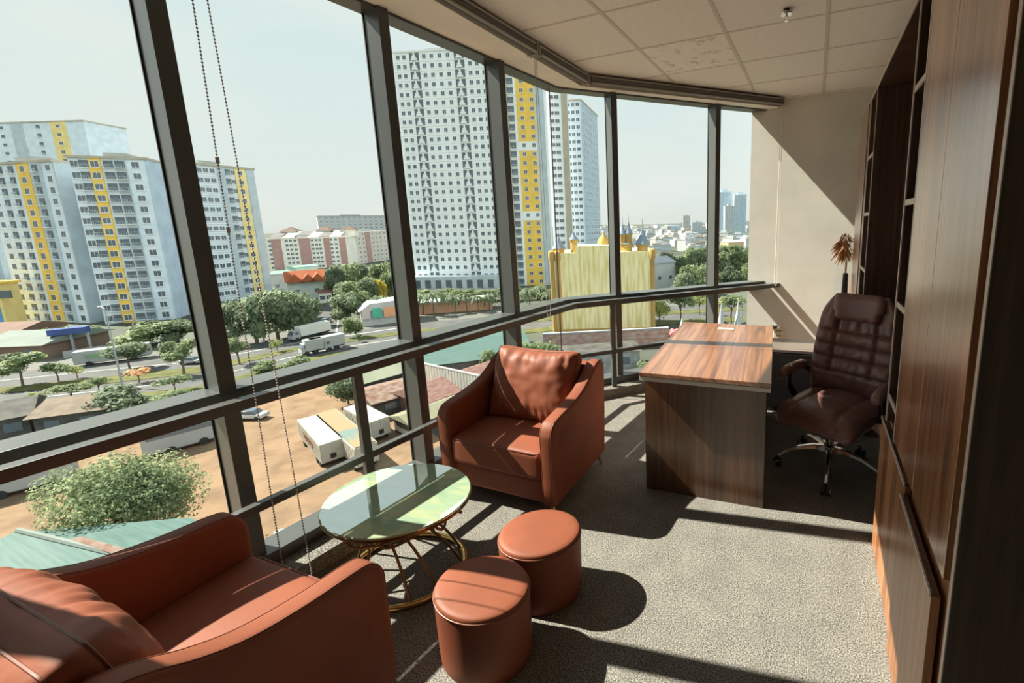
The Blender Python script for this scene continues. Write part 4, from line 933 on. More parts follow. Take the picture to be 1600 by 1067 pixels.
house('low brown roofed shed behind the pale roofed hall', (-60, 548), (24, 545), TAN, cm('brown_sheet', (0.18, 0.11, 0.085)), 12, 4, 2.0, 'shed', 1.0)
house('grey sheet roofed shed at the roadside below the first window', (-60, 704), (52, 680), GREYR, GREYR, 9, 3.2, 1.6, 'shed', 0.6)
house('tan sheet roofed shed right of the grey one', (58, 684), (168, 668), GREYR, TANR, 8, 3.0, 1.4, 'shed', 0.6)
# teal workshop roof right below the window
TA, TB = gp(-190, 935), gp(330, 835)
t = thing('workshop', 'teal sheet roofed workshop right below the first window', 'shed', (0, 0, GZ))
rz_ = 8.0
def tp(px, py, z): p = at_z(px, py, GZ + z); return Vector((p.x, p.y, z))
q = [tp(-260, 940, 6.0), tp(30, 831, 6.0), tp(300, 808, 6.0), tp(520, 930, 6.0), tp(300, 1160, 6.0)]
qr = [tp(25, 832, 7.2), tp(330, 905, 7.2)]
p0 = Vector((q[0].x, q[0].y, 6)); far_l = Vector((q[1].x, q[1].y, 6)); far_r = Vector((q[2].x, q[2].y, 6))
e1 = Vector((-58, 6, 6)); 
near_l, near_r = tp(-420, 1010, 6.0), tp(430, 980, 6.0)
ra, rb = (far_l + near_l) / 2 * 0 + tp(28, 829, 7.0), tp(420, 925, 7.0)
MB().add([far_l, far_r, rb, ra], [(0, 1, 2, 3)]).build('roof_slope', TEAL, t, smooth=0)
MB().add([ra, rb, tp(420, 1150, 6.6), tp(-330, 1010, 6.6), tp(-200, 930, 6.6)], [(0, 1, 2, 3, 4)]).build('roof_slope', TEAL, t, smooth=0)
rd = (rb - ra); 
MB().tube([ra + Vector((0, 0, .06)), rb + Vector((0, 0, .06))], 0.18, 6).build('ridge_cap', PALE, t)
MB().prism([tp(108, 842, 7.1), tp(128, 838, 7.1), tp(214, 862, 7.1), tp(196, 872, 7.1)], [tp(108, 842, 7.22), tp(128, 838, 7.22), tp(214, 862, 7.22), tp(196, 872, 7.22)]).build('rusty_patch', RUST, t, smooth=0)
MB().prism([Vector((v.x, v.y, 0)) for v in (far_l, far_r, rb, ra)], [Vector((v.x, v.y, v.z - .15)) for v in (far_l, far_r, rb, ra)]).build('wall', GREYR, t, smooth=0)

# right hand yard
house('pale green roofed shed at the edge of the sandy lot', (556, 628), (660, 596), GREYR, cm('pale_green_sheet', (0.202, 0.218, 0.16)), 9, 2.8, 1.2, 'shed', 0.6)
house('rusty patched shed beside the parked containers', (588, 655), (680, 628), GREYR, RUST, 8, 2.6, 1.0, 'shed', 0.6)
house('low pale roofed lean-to by the rusty shed', (648, 690), (730, 655), GREYR, cm('cream_sheet', (0.202, 0.193, 0.134)), 5, 2.4, 0.8, 'shed', 0.5)
house('long faded red roofed shed behind the far armchair', (668, 660), (800, 606), REDR, REDR, 8, 3.0, 1.6, 'shed', 0.6)
house('wide teal roofed hall beyond the panel fence', (640, 606), (830, 580), PALE, TEAL, 24, 3.8, 1.2, 'shed', 0.8)
t = thing('panel_fence', 'pale ribbed panel fence between the red shed and the teal roofed hall', 'fence', (0, 0, GZ))
fa, fb = gp(655, 618), gp(775, 652); n_ = 26
fm = MB()
for i in range(n_):
    p = fa + (fb - fa) * (i / n_); q_ = fa + (fb - fa) * ((i + .82) / n_); fm.beam((p.x, p.y, 3.0), (q_.x, q_.y, 3.0), 0.14, 6.0)
fm.build('panel', cm('panel_fence_sheet', (0.372, 0.36, 0.324)), t, smooth=0)
fm = MB(); p, q_ = fa, fb; fm.beam((p.x, p.y, 6.05), (q_.x, q_.y, 6.05), 0.25, 0.2); fm.build('cap_rail', FARW, t, smooth=0)

# ------------------------------------------------------------------ gold castle
STUC = mat('streaked_gold_wall', (0.7, 0.56, 0.211), spec=0.12, rough=0.8, col2=(0.924, 0.825, 0.504), scale=0.9, stretch=(1.6, 1.6, 0.16), detail=8, contrast=(0.42, 0.68)); GOLDP = cm('gold_paint', (0.475, 0.317, 0.112)); SLATE = cm('slate_blue_cone', (0.22, 0.27, 0.33)); BRICK = mat('old_brick_wall', (0.36, 0.18, 0.143), spec=0.12, rough=0.9, col2=(0.465, 0.375, 0.338), scale=0.6, detail=8, stretch=(1, 1, 3))
A, B = gp(871, 524), gp(1022, 520); D = B - A; D.z = 0; cw = D.length; c = (A + B) / 2
ch = z_over(A, 868, 396) - GZ
cs = thing('castle', 'blank gold painted castle building with little turrets on its roof', 'building', (c.x, c.y, GZ), math.atan2(D.y, D.x))
MB().box(-cw / 2, cw / 2, 0, 16, 0, ch).build('wall', STUC, cs, smooth=0)
MB().box(-cw / 2 + cw * .22, -cw / 2 + cw * .60, 0.05, 10, ch, ch + 1.7).build('parapet', STUC, cs, smooth=0)
MB().box(-cw / 2 - .4, cw / 2 + .4, -.3, 0, 0, 1.6).build('plinth', GOLDP, cs, smooth=0)
for xx in (-cw / 2 - .5, -cw / 2 + 1.0, cw / 2 - .2):
    MB().lathe([(.55, 0), (.55, ch - 2), (.8, ch - 1.5), (.8, ch + .4), (.3, ch + .8)], 10, (xx, -.1, 0)).build('corner_pillar', GOLDP, cs, smooth=0.6)
def turret(xx, yy, r, hb, hc, mroof=SLATE):
    tb = MB().lathe([(r, ch - 1), (r, ch + hb), (r * 1.25, ch + hb + .3), (r * 1.25, ch + hb + .7)], 10, (xx, yy, 0)).build('turret', GOLDP, cs, smooth=0.6)
    MB().lathe([(r * 1.4, ch + hb + .7), (r * .75, ch + hb + .7 + hc * .4), (0.1, ch + hb + .7 + hc), (0.05, ch + hb + 1.5 + hc * 1.35), (0.01, ch + hb + 1.5 + hc * 1.36)], 12, (xx, yy, 0)).build('cone_roof', mroof, tb, smooth=0.6)
for f_, r, hb, hc in ((.045, 1.3, .4, 3.0), (.20, .9, 2.6, 1.8), (.70, .8, 3.6, 2.6), (.76, .8, 3.8, 2.9), (.735, 1.4, 1.2, .4), (.90, 1.35, 1.0, 4.2)): turret(-cw / 2 + cw * f_, 2.5, r, hb, hc)
MB().lathe([(1.2, ch), (1.6, ch + 1), (1.7, ch + 2.2), (1.2, ch + 3.4), (.4, ch + 4.1), (.05, ch + 5.2)], 14, (-cw / 2 + cw * .50, 6, 0)).build('dome', GOLDP, cs, smooth=0.8)
A, B = gp(850, 552), gp(1045, 541)
D = B - A; D.z = 0; c = (A + B) / 2; bw = thing('brick_wall', 'old red brick yard wall in front of the gold castle', 'garden wall', (c.x, c.y, GZ), math.atan2(D.y, D.x))
MB().box(-D.length / 2, D.length / 2, 0, .5, 0, 4.2).build('brickwork', BRICK, bw, smooth=0); MB().box(-D.length / 2, D.length / 2, -.15, .65, 4.2, 4.5).build('coping', FARG, bw, smooth=0)
house('low grey block shed in front of the brick wall', (868, 590), (1000, 578), cm('grey_block', (0.3, 0.3, 0.294), var=0.2, scale=0.8), GREYR, 7, 4.0, .6, 'shed', 0.4)
SPW = cm('spire_grey', (0.40, 0.43, 0.44))
for i_, (px_, py_, hh, lb) in enumerate(((1066, 548, 7.5, 'grey cone spire of a gate turret beside the castle wall'), (1126, 540, 9.0, 'grey cone spire seen just above the far desk corner'), (1152, 540, 9.6, 'grey cone spire seen against the plaster wall edge'))):
    p = gp(px_, py_); t = thing('gate_turret', lb, 'turret', (p.x, p.y, GZ))
    MB().lathe([(.9, 0), (.9, 2.6), (1.2, 2.8), (1.2, 3.2)], 10).build('shaft', GOLDP, t, smooth=0.6); MB().lathe([(1.2, 3.2), (.75, 3.2 + hh * .22), (.12, hh), (.06, hh + 1.2), (.01, hh + 1.25)], 12).build('spire', SPW, t, smooth=0.6)
    MB().lathe([(.01, hh + 1.0), (.22, hh + 1.2), (.01, hh + 1.45)], 8).build('finial', GOLDP, t, smooth=0.8)
p = gp(1054, 552); t = thing('flower_ornament', 'pink ornament standing on the yard wall by the spire', 'ornament', (p.x, p.y, GZ))
m = MB()
for i in range(9):
    a = i * .7; m.lathe([(.02, -.5), (.5, -.2), (.6, .1), (.3, .5), (.02, .6)], 8, (math.cos(a) * .6, math.sin(a) * .5, 4.6 + .35 * math.sin(i * 2.1)))
m.build('petals', cm('coral_paint', (0.78, 0.20, 0.22)), t); MB().cyl((0, 0, 0), (0, 0, 4.5), .12).build('pole', FARG, t)

# ------------------------------------------------------------------ vehicles
TRW = cm('truck_white', (0.36, 0.365, 0.36), var=0.04); TYRE = cm('tyre', (0.04, 0.04, 0.04), var=0.0); TARP = mat('dusty_tarpaulin', (0.252, 0.193, 0.118), spec=0.12, rough=0.9, col2=(0.139, 0.185, 0.168), scale=0.25, detail=6, contrast=(0.38, 0.52)); CONT = mat('container_cream', (0.368, 0.35, 0.304), spec=0.12, rough=0.6, col2=(0.285, 0.253, 0.202), scale=0.7, detail=8, contrast=(0.2, 0.45)); REDP = cm('faded_red_lettering', (0.26, 0.07, 0.05))
def wheels(t, xs, w_, r=0.5):
    for xx in xs:
        for s in (-1, 1): MB().cyl((xx, s * w_ / 2 - .15 * s, r), (xx, s * w_ / 2 + .12 * s, r), r, n=16).build('wheel', TYRE, t)
def heading(a, b): A, B = gp(*a), gp(*b); d = B - A; return A, B, math.atan2(d.y, d.x)
def truck(label, a, b, L=8.0, cabcol=TRW, boxcol=None):
    A, B, rz = heading(a, b); t = thing('box_truck', label, 'truck', (A.x, A.y, GZ + .1), rz)
    MB().box(1.9, L, -1.2, 1.2, 1.0, 3.5).build('cargo_box', boxcol or TRW, t, bevel=.05); MB().box(0.2, L, -.5, .5, .6, 1.0).build('chassis', TYRE, t, smooth=0)
    cb = MB().prism([(0, -1.1, .6), (1.8, -1.1, .6), (1.8, -1.1, 2.7), (.5, -1.1, 2.7), (0, -1.1, 1.7)], [(0, 1.1, .6), (1.8, 1.1, .6), (1.8, 1.1, 2.7), (.5, 1.1, 2.7), (0, 1.1, 1.7)]).build('cab', cabcol, t, bevel=.06)
    MB().prism([(-.03, -.95, 1.75), (.45, -.95, 2.6), (.47, .95, 2.6), (-.01, .95, 1.75)], [(-.06, -.95, 1.75), (.42, -.95, 2.6), (.42, .95, 2.6), (-.06, .95, 1.75)]).build('windscreen', WGLASS, cb, smooth=0)
    for s in (-1, 1): MB().box(.6, 1.4, 1.1 * s - .03, 1.1 * s + .03, 1.75, 2.45).build('side_window', WGLASS, cb, smooth=0)
    wheels(t, (0.9, L - 1.9), 2.3, .5); return t
truck('white box truck passing on the near lane beneath the crossroads', (470, 557), (512, 548), 9.0)
truck('grey white box truck waiting at the side street mouth', (455, 535), (492, 526), 10, boxcol=cm('grey_box', (0.62, 0.62, 0.58)))
truck('small white truck behind the passing box truck', (520, 547), (500, 551), 5.5)
# tanker bus-like lorry on the far road
A, B, rz = heading((120, 573), (180, 565)); t = thing('advert_bus', 'white bus with a dark window band on the far road at the left', 'bus', (A.x, A.y, GZ + .1), rz)
MB().box(0, 11.5, -1.25, 1.25, .5, 3.3).build('body', TRW, t, bevel=.15, seg=3); MB().box(1.8, 11.2, -1.29, 1.29, 1.5, 2.5).build('window_band', cm('green_decal', (0.22, 0.33, 0.20)), t, smooth=0); MB().box(-.04, .06, -1.1, 1.1, 1.4, 2.8).build('windscreen', WGLASS, t, smooth=0); wheels(t, (2.2, 8.8), 2.4)
p = gp(509, 505); t = thing('car', 'grey car driving along the side street', 'car', (p.x, p.y, GZ + .12), math.atan2(1, -.7))
MB().box(-2.1, 2.1, -.85, .85, .35, .95).build('body', FARG, t, bevel=.15, seg=3); MB().prism([(-1.3, -.75, .95), (1.2, -.75, .95), (.7, -.7, 1.5), (-.9, -.7, 1.5)], [(-1.3, .75, .95), (1.2, .75, .95), (.7, .7, 1.5), (-.9, .7, 1.5)]).build('cabin', WGLASS, t, bevel=.05); wheels(t, (-1.3, 1.3), 1.6, .33)
p = gp(300, 569); t = thing('car', 'white car on the far road beside the first mullion', 'car', (p.x, p.y, GZ + .12), math.atan2(.4, .9))
MB().box(-2.1, 2.1, -.85, .85, .35, .95).build('body', TRW, t, bevel=.15, seg=3); MB().prism([(-1.3, -.75, .95), (1.2, -.75, .95), (.7, -.7, 1.5), (-.9, -.7, 1.5)], [(-1.3, .75, .95), (1.2, .75, .95), (.7, .7, 1.5), (-.9, .7, 1.5)]).build('cabin', WGLASS, t, bevel=.05); wheels(t, (-1.3, 1.3), 1.6, .33)
# containers on trailers
def trailer(label, near, far, mtop=None, letters=False, hb=0.75, hc=2.35):
    A, B, rz = heading(near, far); L = (B - A).length; t = thing('container_trailer', label, 'trailer', (A.x, A.y, GZ + .06), rz)
    body = MB().box(0, L, 0, 2.45, hb, hb + hc).build('container', CONT, t, smooth=0)
    for s in (0, 2.45):
        rb_ = MB()
        for i in range(int(L / .45)): rb_.box(.2 + i * .45, .42 + i * .45, s - .03, s + .03, hb + .15, hb + hc - .15)
        rb_.build('side_ribs', CONT, body, smooth=0)
    MB().box(-.04, .02, .1, 1.2, hb + .1, hb + hc - .12).build('door', CONT, t, smooth=0); MB().box(-.04, .02, 1.25, 2.35, hb + .1, hb + hc - .12).build('door', CONT, t, smooth=0)
    MB().box(-.08, -.03, .9, 1.5, hb + .35, hb + .95).build('refrigeration_grille', BLACKP, t, smooth=0)
    if mtop: MB().box(.15, L - .15, .15, 2.3, hb + hc, hb + hc + .12).build('tarpaulin', mtop, t, smooth=0)
    if letters:
        # worn red lettering on the long side
        lt = MB()
        for i in range(11):
            x_ = L * (.28 + .042 * i); z0 = hb + .75 + .25 * ((i * 7) % 3 == 0); z1 = hb + 1.55 - .2 * ((i * 5) % 4 == 1)
            lt.box(x_, x_ + .10, 2.49, 2.52, z0, z1)
            if i % 2: lt.box(x_, x_ + .30, 2.49, 2.52, (z0 + z1) / 2, (z0 + z1) / 2 + .12)
            else: lt.box(x_, x_ + .28, 2.49, 2.52, z1 - .12, z1)
        lt.build('worn_lettering', REDP, t, smooth=0)
    MB().box(.2, L - .2, .8, 1.65, .5, hb).build('chassis', TYRE, t, smooth=0)
    for xx in (1.2, 2.5, L - 2.0):
        for s in (.12, 2.3): MB().cyl((xx, s - .14, .42), (xx, s + .14, .42), .42, n=16).build('wheel', TYRE, t)
    return t
trailer('cream container trailer with worn red lettering, nearest the blind cords', (541, 722), (503, 680), letters=True)
trailer('open container trailer covered by a dusty tarpaulin between the other two', (594, 728), (529, 671), TARP)
trailer('cream container trailer nearest the guard rail post', (612, 684), (569, 660))
A, B, rz = heading((-60, 797), (118, 752)); t = thing('coach', 'white coach parked at the far side of the sandy lot', 'bus', (A.x, A.y, GZ + .06), rz)
MB().box(0, (B - A).length, 0, 2.5, .45, 3.3).build('body', TRW, t, bevel=.2, seg=3); MB().box(.5, (B - A).length - .5, -.03, 2.53, 2.35, 3.0).build('window_band', WGLASS, t, smooth=0)
for xx in (2.5, (B - A).length - 1.6): MB().cyl((xx, -.05, .5), (xx, .3, .5), .5, n=18).build('wheel', TYRE, t)
A, B, rz = heading((225, 722), (345, 688)); t = thing('coach', 'white coach parked behind the big tree by the first mullion', 'bus', (A.x, A.y, GZ + .06), rz)
MB().box(0, (B - A).length, 0, 2.5, .45, 3.3).build('body', TRW, t, bevel=.2, seg=3); MB().box(.5, (B - A).length - .5, -.03, 2.53, 2.35, 3.0).build('window_band', WGLASS, t, smooth=0)
for xx in (2.5, (B - A).length - 1.6): MB().cyl((xx, -.05, .5), (xx, .3, .5), .5, n=18).build('wheel', TYRE, t)
p = gp(395, 655); t = thing('car', 'pale car parked on the sandy lot behind the blind cords', 'car', (p.x, p.y, GZ + .07), .4)
MB().box(-2.1, 2.1, -.85, .85, .35, .95).build('body', FARW, t, bevel=.15, seg=3); MB().prism([(-1.3, -.75, .95), (1.2, -.75, .95), (.7, -.7, 1.5), (-.9, -.7, 1.5)], [(-1.3, .75, .95), (1.2, .75, .95), (.7, .7, 1.5), (-.9, .7, 1.5)]).build('cabin', WGLASS, t, bevel=.05); wheels(t, (-1.3, 1.3), 1.6, .33)
# flat roofed white kiosk below the sill
K = [tp(418, 905, 3.0), tp(432, 834, 3.0), tp(472, 826, 3.0), tp(480, 842, 3.0), tp(470, 905, 3.0)]
kc = sum(K, Vector()) / 5; t = thing('kiosk', 'white flat roofed kiosk just below the window sill', 'kiosk', (kc.x, kc.y, GZ))
MB().prism([(v.x - kc.x, v.y - kc.y, 0) for v in K], [(v.x - kc.x, v.y - kc.y, 3) for v in K]).build('wall', FARW, t, smooth=0)
e_ = MB()
for i in range(5):
    a_, b_ = K[i], K[(i + 1) % 5]; e_.beam((a_.x - kc.x, a_.y - kc.y, 3.1), (b_.x - kc.x, b_.y - kc.y, 3.1), .3, .35)
e_.build('roof_kerb', FARG, t, smooth=0)
# street furniture
p = gp(192, 605); t = thing('street_lamp', 'tall slim street lamp with a curved arm on the road median', 'street lamp', (p.x, p.y, GZ))
hl = z_over(p, 168, 480) - GZ
MB().tube([(0, 0, 0), (0, 0, hl * .93), (-.2, 0, hl * .985), (-.8, 0, hl), (-1.8, .1, hl)], [.17, .10, .09, .08, .07], 8).build('pole', FARG, t); MB().box(-2.7, -1.6, -.15, .35, hl - .05, hl + .12).build('lamp_head', FARW, t, bevel=.04)
# blue canopy gate
A, B = gp(86, 556), gp(146, 549); D = B - A; c = (A + B) / 2; t = thing('gate_canopy', 'long dark blue canopy on posts beyond the far road', 'gate', (c.x, c.y, GZ), math.atan2(D.y, D.x)); wd = D.length
MB().box(-wd / 2, wd / 2, -1.2, 1.2, 5.0, 6.4).build('canopy', cm('navy_fascia', (0.07, 0.10, 0.26)), t, smooth=0)
for s in (-.46, 0.02, .46): MB().box(wd * s - .2, wd * s + .2, -.2, .2, 0, 5).build('post', FARG, t, smooth=0)
A, B = gp(100, 560), gp(176, 548); D = B - A; c = (A + B) / 2; t = thing('forecourt_parapet', 'low pale parapet along the forecourt under the blue canopy', 'wall', (c.x, c.y, GZ), math.atan2(D.y, D.x)); MB().box(-D.length / 2, D.length / 2, 0, .4, 0, 1.6).build('wall_face', FARG, t, smooth=0)
# shop with a painted side, right of the street
A, B = gp(566, 511), gp(652, 500); D = B - A; c = (A + B) / 2; t = thing('painted_shop', 'low shop with a white roof and colourful painted wall right of the side street', 'shop', (c.x, c.y, GZ), math.atan2(D.y, D.x)); wd = D.length
MB().box(-wd / 2, wd / 2, 0, 8, 0, 4.6).build('wall', FARW, t, smooth=0)
MB().add([(-wd / 2 + 2.5, -.5, 6.6), (wd / 2, -.5, 7.2), (wd / 2 + .5, 8, 7.2), (-wd / 2 + 2.5, 8, 6.6), (-wd / 2 - .5, -.5, 4.5), (wd / 2 + .5, -.5, 4.5), (wd / 2 + .5, 8, 4.5), (-wd / 2 - .5, 8, 4.5)], [(0, 1, 2, 3), (4, 7, 6, 5), (4, 5, 1, 0), (5, 6, 2, 1), (6, 7, 3, 2), (7, 4, 0, 3)]).build('roof', FARW, t, smooth=0)
for x0, x1_, mm in ((-.48, -.34, FARP), (-.30, -.14, cm('green_mural', (0.10, 0.42, 0.30))), (-.10, .18, cm('orange_mural', (0.72, 0.36, 0.22))), (.24, .48, cm('peach_mural', (0.74, 0.50, 0.38)))): MB().box(wd * x0, wd * x1_, -.65, -.4, 2.2, 5.2).build('painted_panel', mm, t, smooth=0)
A, B = gp(652, 492), gp(770, 483); D = B - A; c = (A + B) / 2; t = thing('market_hall', 'low orange roofed market hall under the palms in front of the white tower', 'shop', (c.x, c.y, GZ), math.atan2(D.y, D.x)); wd = D.length
MB().box(-wd / 2, wd / 2, 0, 7, 0, 3.6).build('wall', cm('terracotta_wall', (0.62, 0.36, 0.26)), t, smooth=0); MB().box(-wd / 2 - .5, wd / 2 + .5, -.8, 7.5, 3.6, 4.0).build('roof', FARW, t, smooth=0)

# ------------------------------------------------------------------ distant city
random.seed(11)
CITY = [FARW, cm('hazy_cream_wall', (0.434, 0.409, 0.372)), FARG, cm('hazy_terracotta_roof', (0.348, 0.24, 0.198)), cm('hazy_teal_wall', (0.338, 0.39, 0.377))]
_placed = []
for x_, y_, r_ in ((1072, 366, 18), (1089, 367, 22), (1131, 368, 30), (1139, 370, 24), (1155, 368, 28), (1051, 364, 30), (1032, 364, 18), (1022, 364, 14), (1150, 394, 14)):
    p_ = gp(x_, y_); _placed.append((p_.x, p_.y, r_ * 1.3))
def city_house(px_, py_, sc):
    p = gp(px_, py_); w_ = random.uniform(7, 16) * sc; d_ = random.uniform(7, 14) * sc; r_ = math.hypot(w_, d_) / 2 + .6
    if any((p.x - a) ** 2 + (p.y - b) ** 2 < (r_ + c) ** 2 for a, b, c in _placed): return
    _placed.append((p.x, p.y, r_)); h_ = random.uniform(5, 11) * (1 + .25 * (sc - 1))
    mwall = random.choice(CITY[:3] + CITY[:2])
    t = MB(); t.box(-w_ / 2, w_ / 2, -d_ / 2, d_ / 2, 0, h_, 0); t.box(-w_ * .3, w_ * .15, -d_ * .3, d_ * .2, h_, h_ + 2.5 * sc, 0); t.box(-w_ / 2 - .3, w_ / 2 + .3, -d_ / 2 - .3, d_ / 2 + .3, h_, h_ + .5, 1)
    for k_ in range(2): t.box(-w_ * .35, w_ * .35, -d_ / 2 - .1, -d_ / 2, h_ * (.3 + .35 * k_), h_ * (.3 + .35 * k_) + 1.5 * sc, 2)
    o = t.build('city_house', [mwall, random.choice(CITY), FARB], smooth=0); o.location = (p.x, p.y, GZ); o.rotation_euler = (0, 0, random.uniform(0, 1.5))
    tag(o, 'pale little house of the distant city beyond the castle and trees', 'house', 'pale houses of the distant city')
for row, (y0, n_, sc) in enumerate(((392, 26, 1.0), (383, 30, 1.15), (376, 34, 1.4), (370, 36, 2.0), (364, 38, 3.0), (360, 30, 4.0))):
    for i in range(n_): city_house(936 + (1170 - 936) * (i + random.random()) / n_, y0 - .022 * (936 + 234 * i / n_ - 1050) + random.uniform(-1.5, 1.5), sc)
def far_tower(label, x0, x1_, ybase, ytop, mm, n=6):
    A, B = gp(x0, ybase), gp(x1_, ybase - .02 * (x1_ - x0)); D = B - A; c = (A + B) / 2; wd = D.length; hh = z_over(A, x0, ytop) - GZ
    t = thing('distant_tower', label, 'building', (c.x, c.y, GZ), math.atan2(D.y, D.x)); MB().box(-wd / 2, wd / 2, 0, wd, 0, hh).build('wall', mm, t, smooth=0)
    for i in range(n): MB().box(-wd / 2 + wd * (i + .2) / n, -wd / 2 + wd * (i + .62) / n, -wd * .02, 0, hh * .1, hh * .97).build('window_strip', FARB, t, smooth=0)
    MB().box(-wd * .2, wd * .2, wd * .2, wd * .6, hh, hh * 1.03 + 2).build('roof_house', mm, t, smooth=0)
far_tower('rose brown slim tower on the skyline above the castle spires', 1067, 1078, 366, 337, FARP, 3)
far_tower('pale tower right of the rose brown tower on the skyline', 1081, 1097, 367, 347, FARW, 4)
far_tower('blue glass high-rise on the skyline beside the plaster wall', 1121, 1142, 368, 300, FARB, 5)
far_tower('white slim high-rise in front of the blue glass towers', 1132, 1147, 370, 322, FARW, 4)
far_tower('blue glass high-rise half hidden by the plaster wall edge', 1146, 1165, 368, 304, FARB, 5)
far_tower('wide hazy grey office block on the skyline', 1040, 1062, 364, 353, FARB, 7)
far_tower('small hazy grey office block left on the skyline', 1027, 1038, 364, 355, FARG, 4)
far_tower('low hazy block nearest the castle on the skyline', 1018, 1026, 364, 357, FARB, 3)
house('white stepped villa at the right foot of the castle', (1022, 452), (1056, 448), FARW, FARG, 14, 11, 2.5)
house('orange building among the far trees by the plaster wall', (1138, 394), (1162, 393), cm('orange_render', (0.66, 0.42, 0.25)), FARG, 16, 9, 1.5)

# ------------------------------------------------------------------ trees
def crown_mesh(seed, mat_, nleaf=1500, lobes=9, leaf=0.085, flat=0.75, dense=True):
    random.seed(seed); m = MB(); Ls = []
    for i in range(lobes):
        a = random.uniform(0, 6.283); r = random.uniform(.25, .62) if i else 0; Ls.append((Vector((r * math.cos(a), r * math.sin(a), random.uniform(-.28, .34) * flat * 1.5)), random.uniform(.30, .48)))
    for c, r in Ls:
        if not dense: continue
        def fn(u, v):
            th = u * 2 * math.pi; ph = math.pi * v; d = Vector((math.sin(ph) * math.cos(th), math.sin(ph) * math.sin(th), math.cos(ph)))
            return c + d * r * (0.70 + 0.34 * noise.noise((c + d) * 3.2 + Vector((seed, 0, 0))))* Vector((1, 1, 1)).x * 1.0
        m.grid(fn, 12, 8, wrap_u=True)
    for i in range(nleaf):
        c, r = random.choice(Ls); d = Vector((random.gauss(0, 1), random.gauss(0, 1), random.gauss(0, 1) * .8 + .2)).normalized(); p = c + d * r * random.uniform(.72, 1.12)
        n1 = (d + Vector((random.uniform(-.8, .8), random.uniform(-.8, .8), random.uniform(-.3, .8)))).normalized(); u = n1.orthogonal().normalized(); u = Matrix.Rotation(random.uniform(0, 6.28), 3, n1) @ u; v = n1.cross(u); s = leaf * random.uniform(.6, 1.3)
        m.add([p - u * s, p - v * s * .55, p + u * s, p + v * s * .55], [(0, 1, 2, 3)])
    me_o = m.build('crown', mat_, smooth=0, weld=-1); me = me_o.data; bpy.data.objects.remove(me_o); return me
CR = {'dark': [crown_mesh(1, LEAF[0], 1700), crown_mesh(2, LEAF[0], 1700, 11)], 'mid': [crown_mesh(3, LEAF[1], 1500), crown_mesh(4, LEAF[1], 1500, 8)], 'young': [crown_mesh(5, LEAF[2], 700, 6, .10, dense=False), crown_mesh(6, LEAF[1], 800, 7, .10, dense=False)], 'yellow': [crown_mesh(8, LEAF[3], 1200)], 'rust': [crown_mesh(9, LEAF[4], 500, 6, .10, dense=False)], 'big': [crown_mesh(12, LEAF[1], 17000, 22, .026, dense=False)]}
def trunk_mesh(seed):
    random.seed(seed); m = MB(); m.tube([(0, 0, 0), (.02, .01, .3), (.0, .03, .62)], [.055, .042, .03], 8)
    for i in range(5):
        a = i * 1.26 + random.random(); m.tube([(.01, .01, .34 + .04 * i), (.12 * math.cos(a), .12 * math.sin(a), .56 + .03 * i), (.26 * math.cos(a), .26 * math.sin(a), .78)], [.022, .016, .008], 6)
    o = m.build('trunk', BARK, smooth=0.9); me = o.data; bpy.data.objects.remove(o); return me
TR = [trunk_mesh(i) for i in range(3)]
def tree(label, px_, py_, h_, rad, kind='dark', low=0.0, i=[0], group=None, name='street_tree'):
    i[0] += 1; k = i[0]; p = gp(px_, py_); t = thing(name, label, 'tree', (p.x, p.y, GZ), k * 1.7, group)
    o = bpy.data.objects.new('trunk', TR[k % 3]); COL.objects.link(o); o.parent = t; o.scale = (h_ * .6, h_ * .6, h_ * .9)
    ms = CR[kind]; o = bpy.data.objects.new('crown', ms[k % len(ms)]); COL.objects.link(o); o.parent = t
    ch_ = h_ * (1 - low) / 2; o.location = (0, 0, h_ - ch_); o.scale = (rad / 0.95, rad / 0.95, ch_ / 0.78); return t
def tree_px(label, px_, ybase, ytop, wpx, kind, low=0.25, group=None, name='street_tree'):
    p = gp(px_, ybase); dist = (Vector((p.x, p.y, 0))).length; h_ = z_over(p, px_ - .05 * (ybase - ytop), ytop) - GZ
    dep = (p - EYE).dot(FWD); return tree(label, px_, ybase, max(h_, 1.5), wpx * dep / F / 2, kind, low, group=group, name=name)
G1 = 'dark trees left of the side street'
for j, (x_, yb, yt, w_) in enumerate(((372, 540, 470, 60), (402, 536, 462, 62), (435, 530, 452, 66), (468, 524, 455, 60), (486, 512, 462, 44), (352, 520, 476, 50), (388, 514, 462, 56), (420, 508, 454, 60), (455, 505, 450, 56), (478, 498, 456, 40))):
    tree_px('dense dark green tree in the grove left of the side street', x_, yb, yt, w_, 'dark', .05, G1)
G2 = 'green trees right of the side street'
for j, (x_, yb, yt, w_) in enumerate(((522, 470, 416, 40), (545, 464, 410, 44), (572, 458, 408, 46), (598, 452, 408, 44), (535, 488, 440, 46), (560, 492, 436, 50), (588, 486, 430, 46), (612, 474, 420, 40), (540, 506, 458, 48), (568, 498, 452, 46), (598, 498, 460, 40), (624, 470, 425, 40), (505, 452, 420, 34))):
    tree_px('full green tree in the stand right of the side street', x_, yb, yt, w_, 'mid' if j % 2 else 'dark', .05, G2)
tree_px('bright yellow flowering tree among the green trees right of the street', 593, 487, 432, 30, 'yellow', .15)
tree_px('bushy olive tree at the corner of the side street', 557, 527, 492, 34, 'mid', .1)
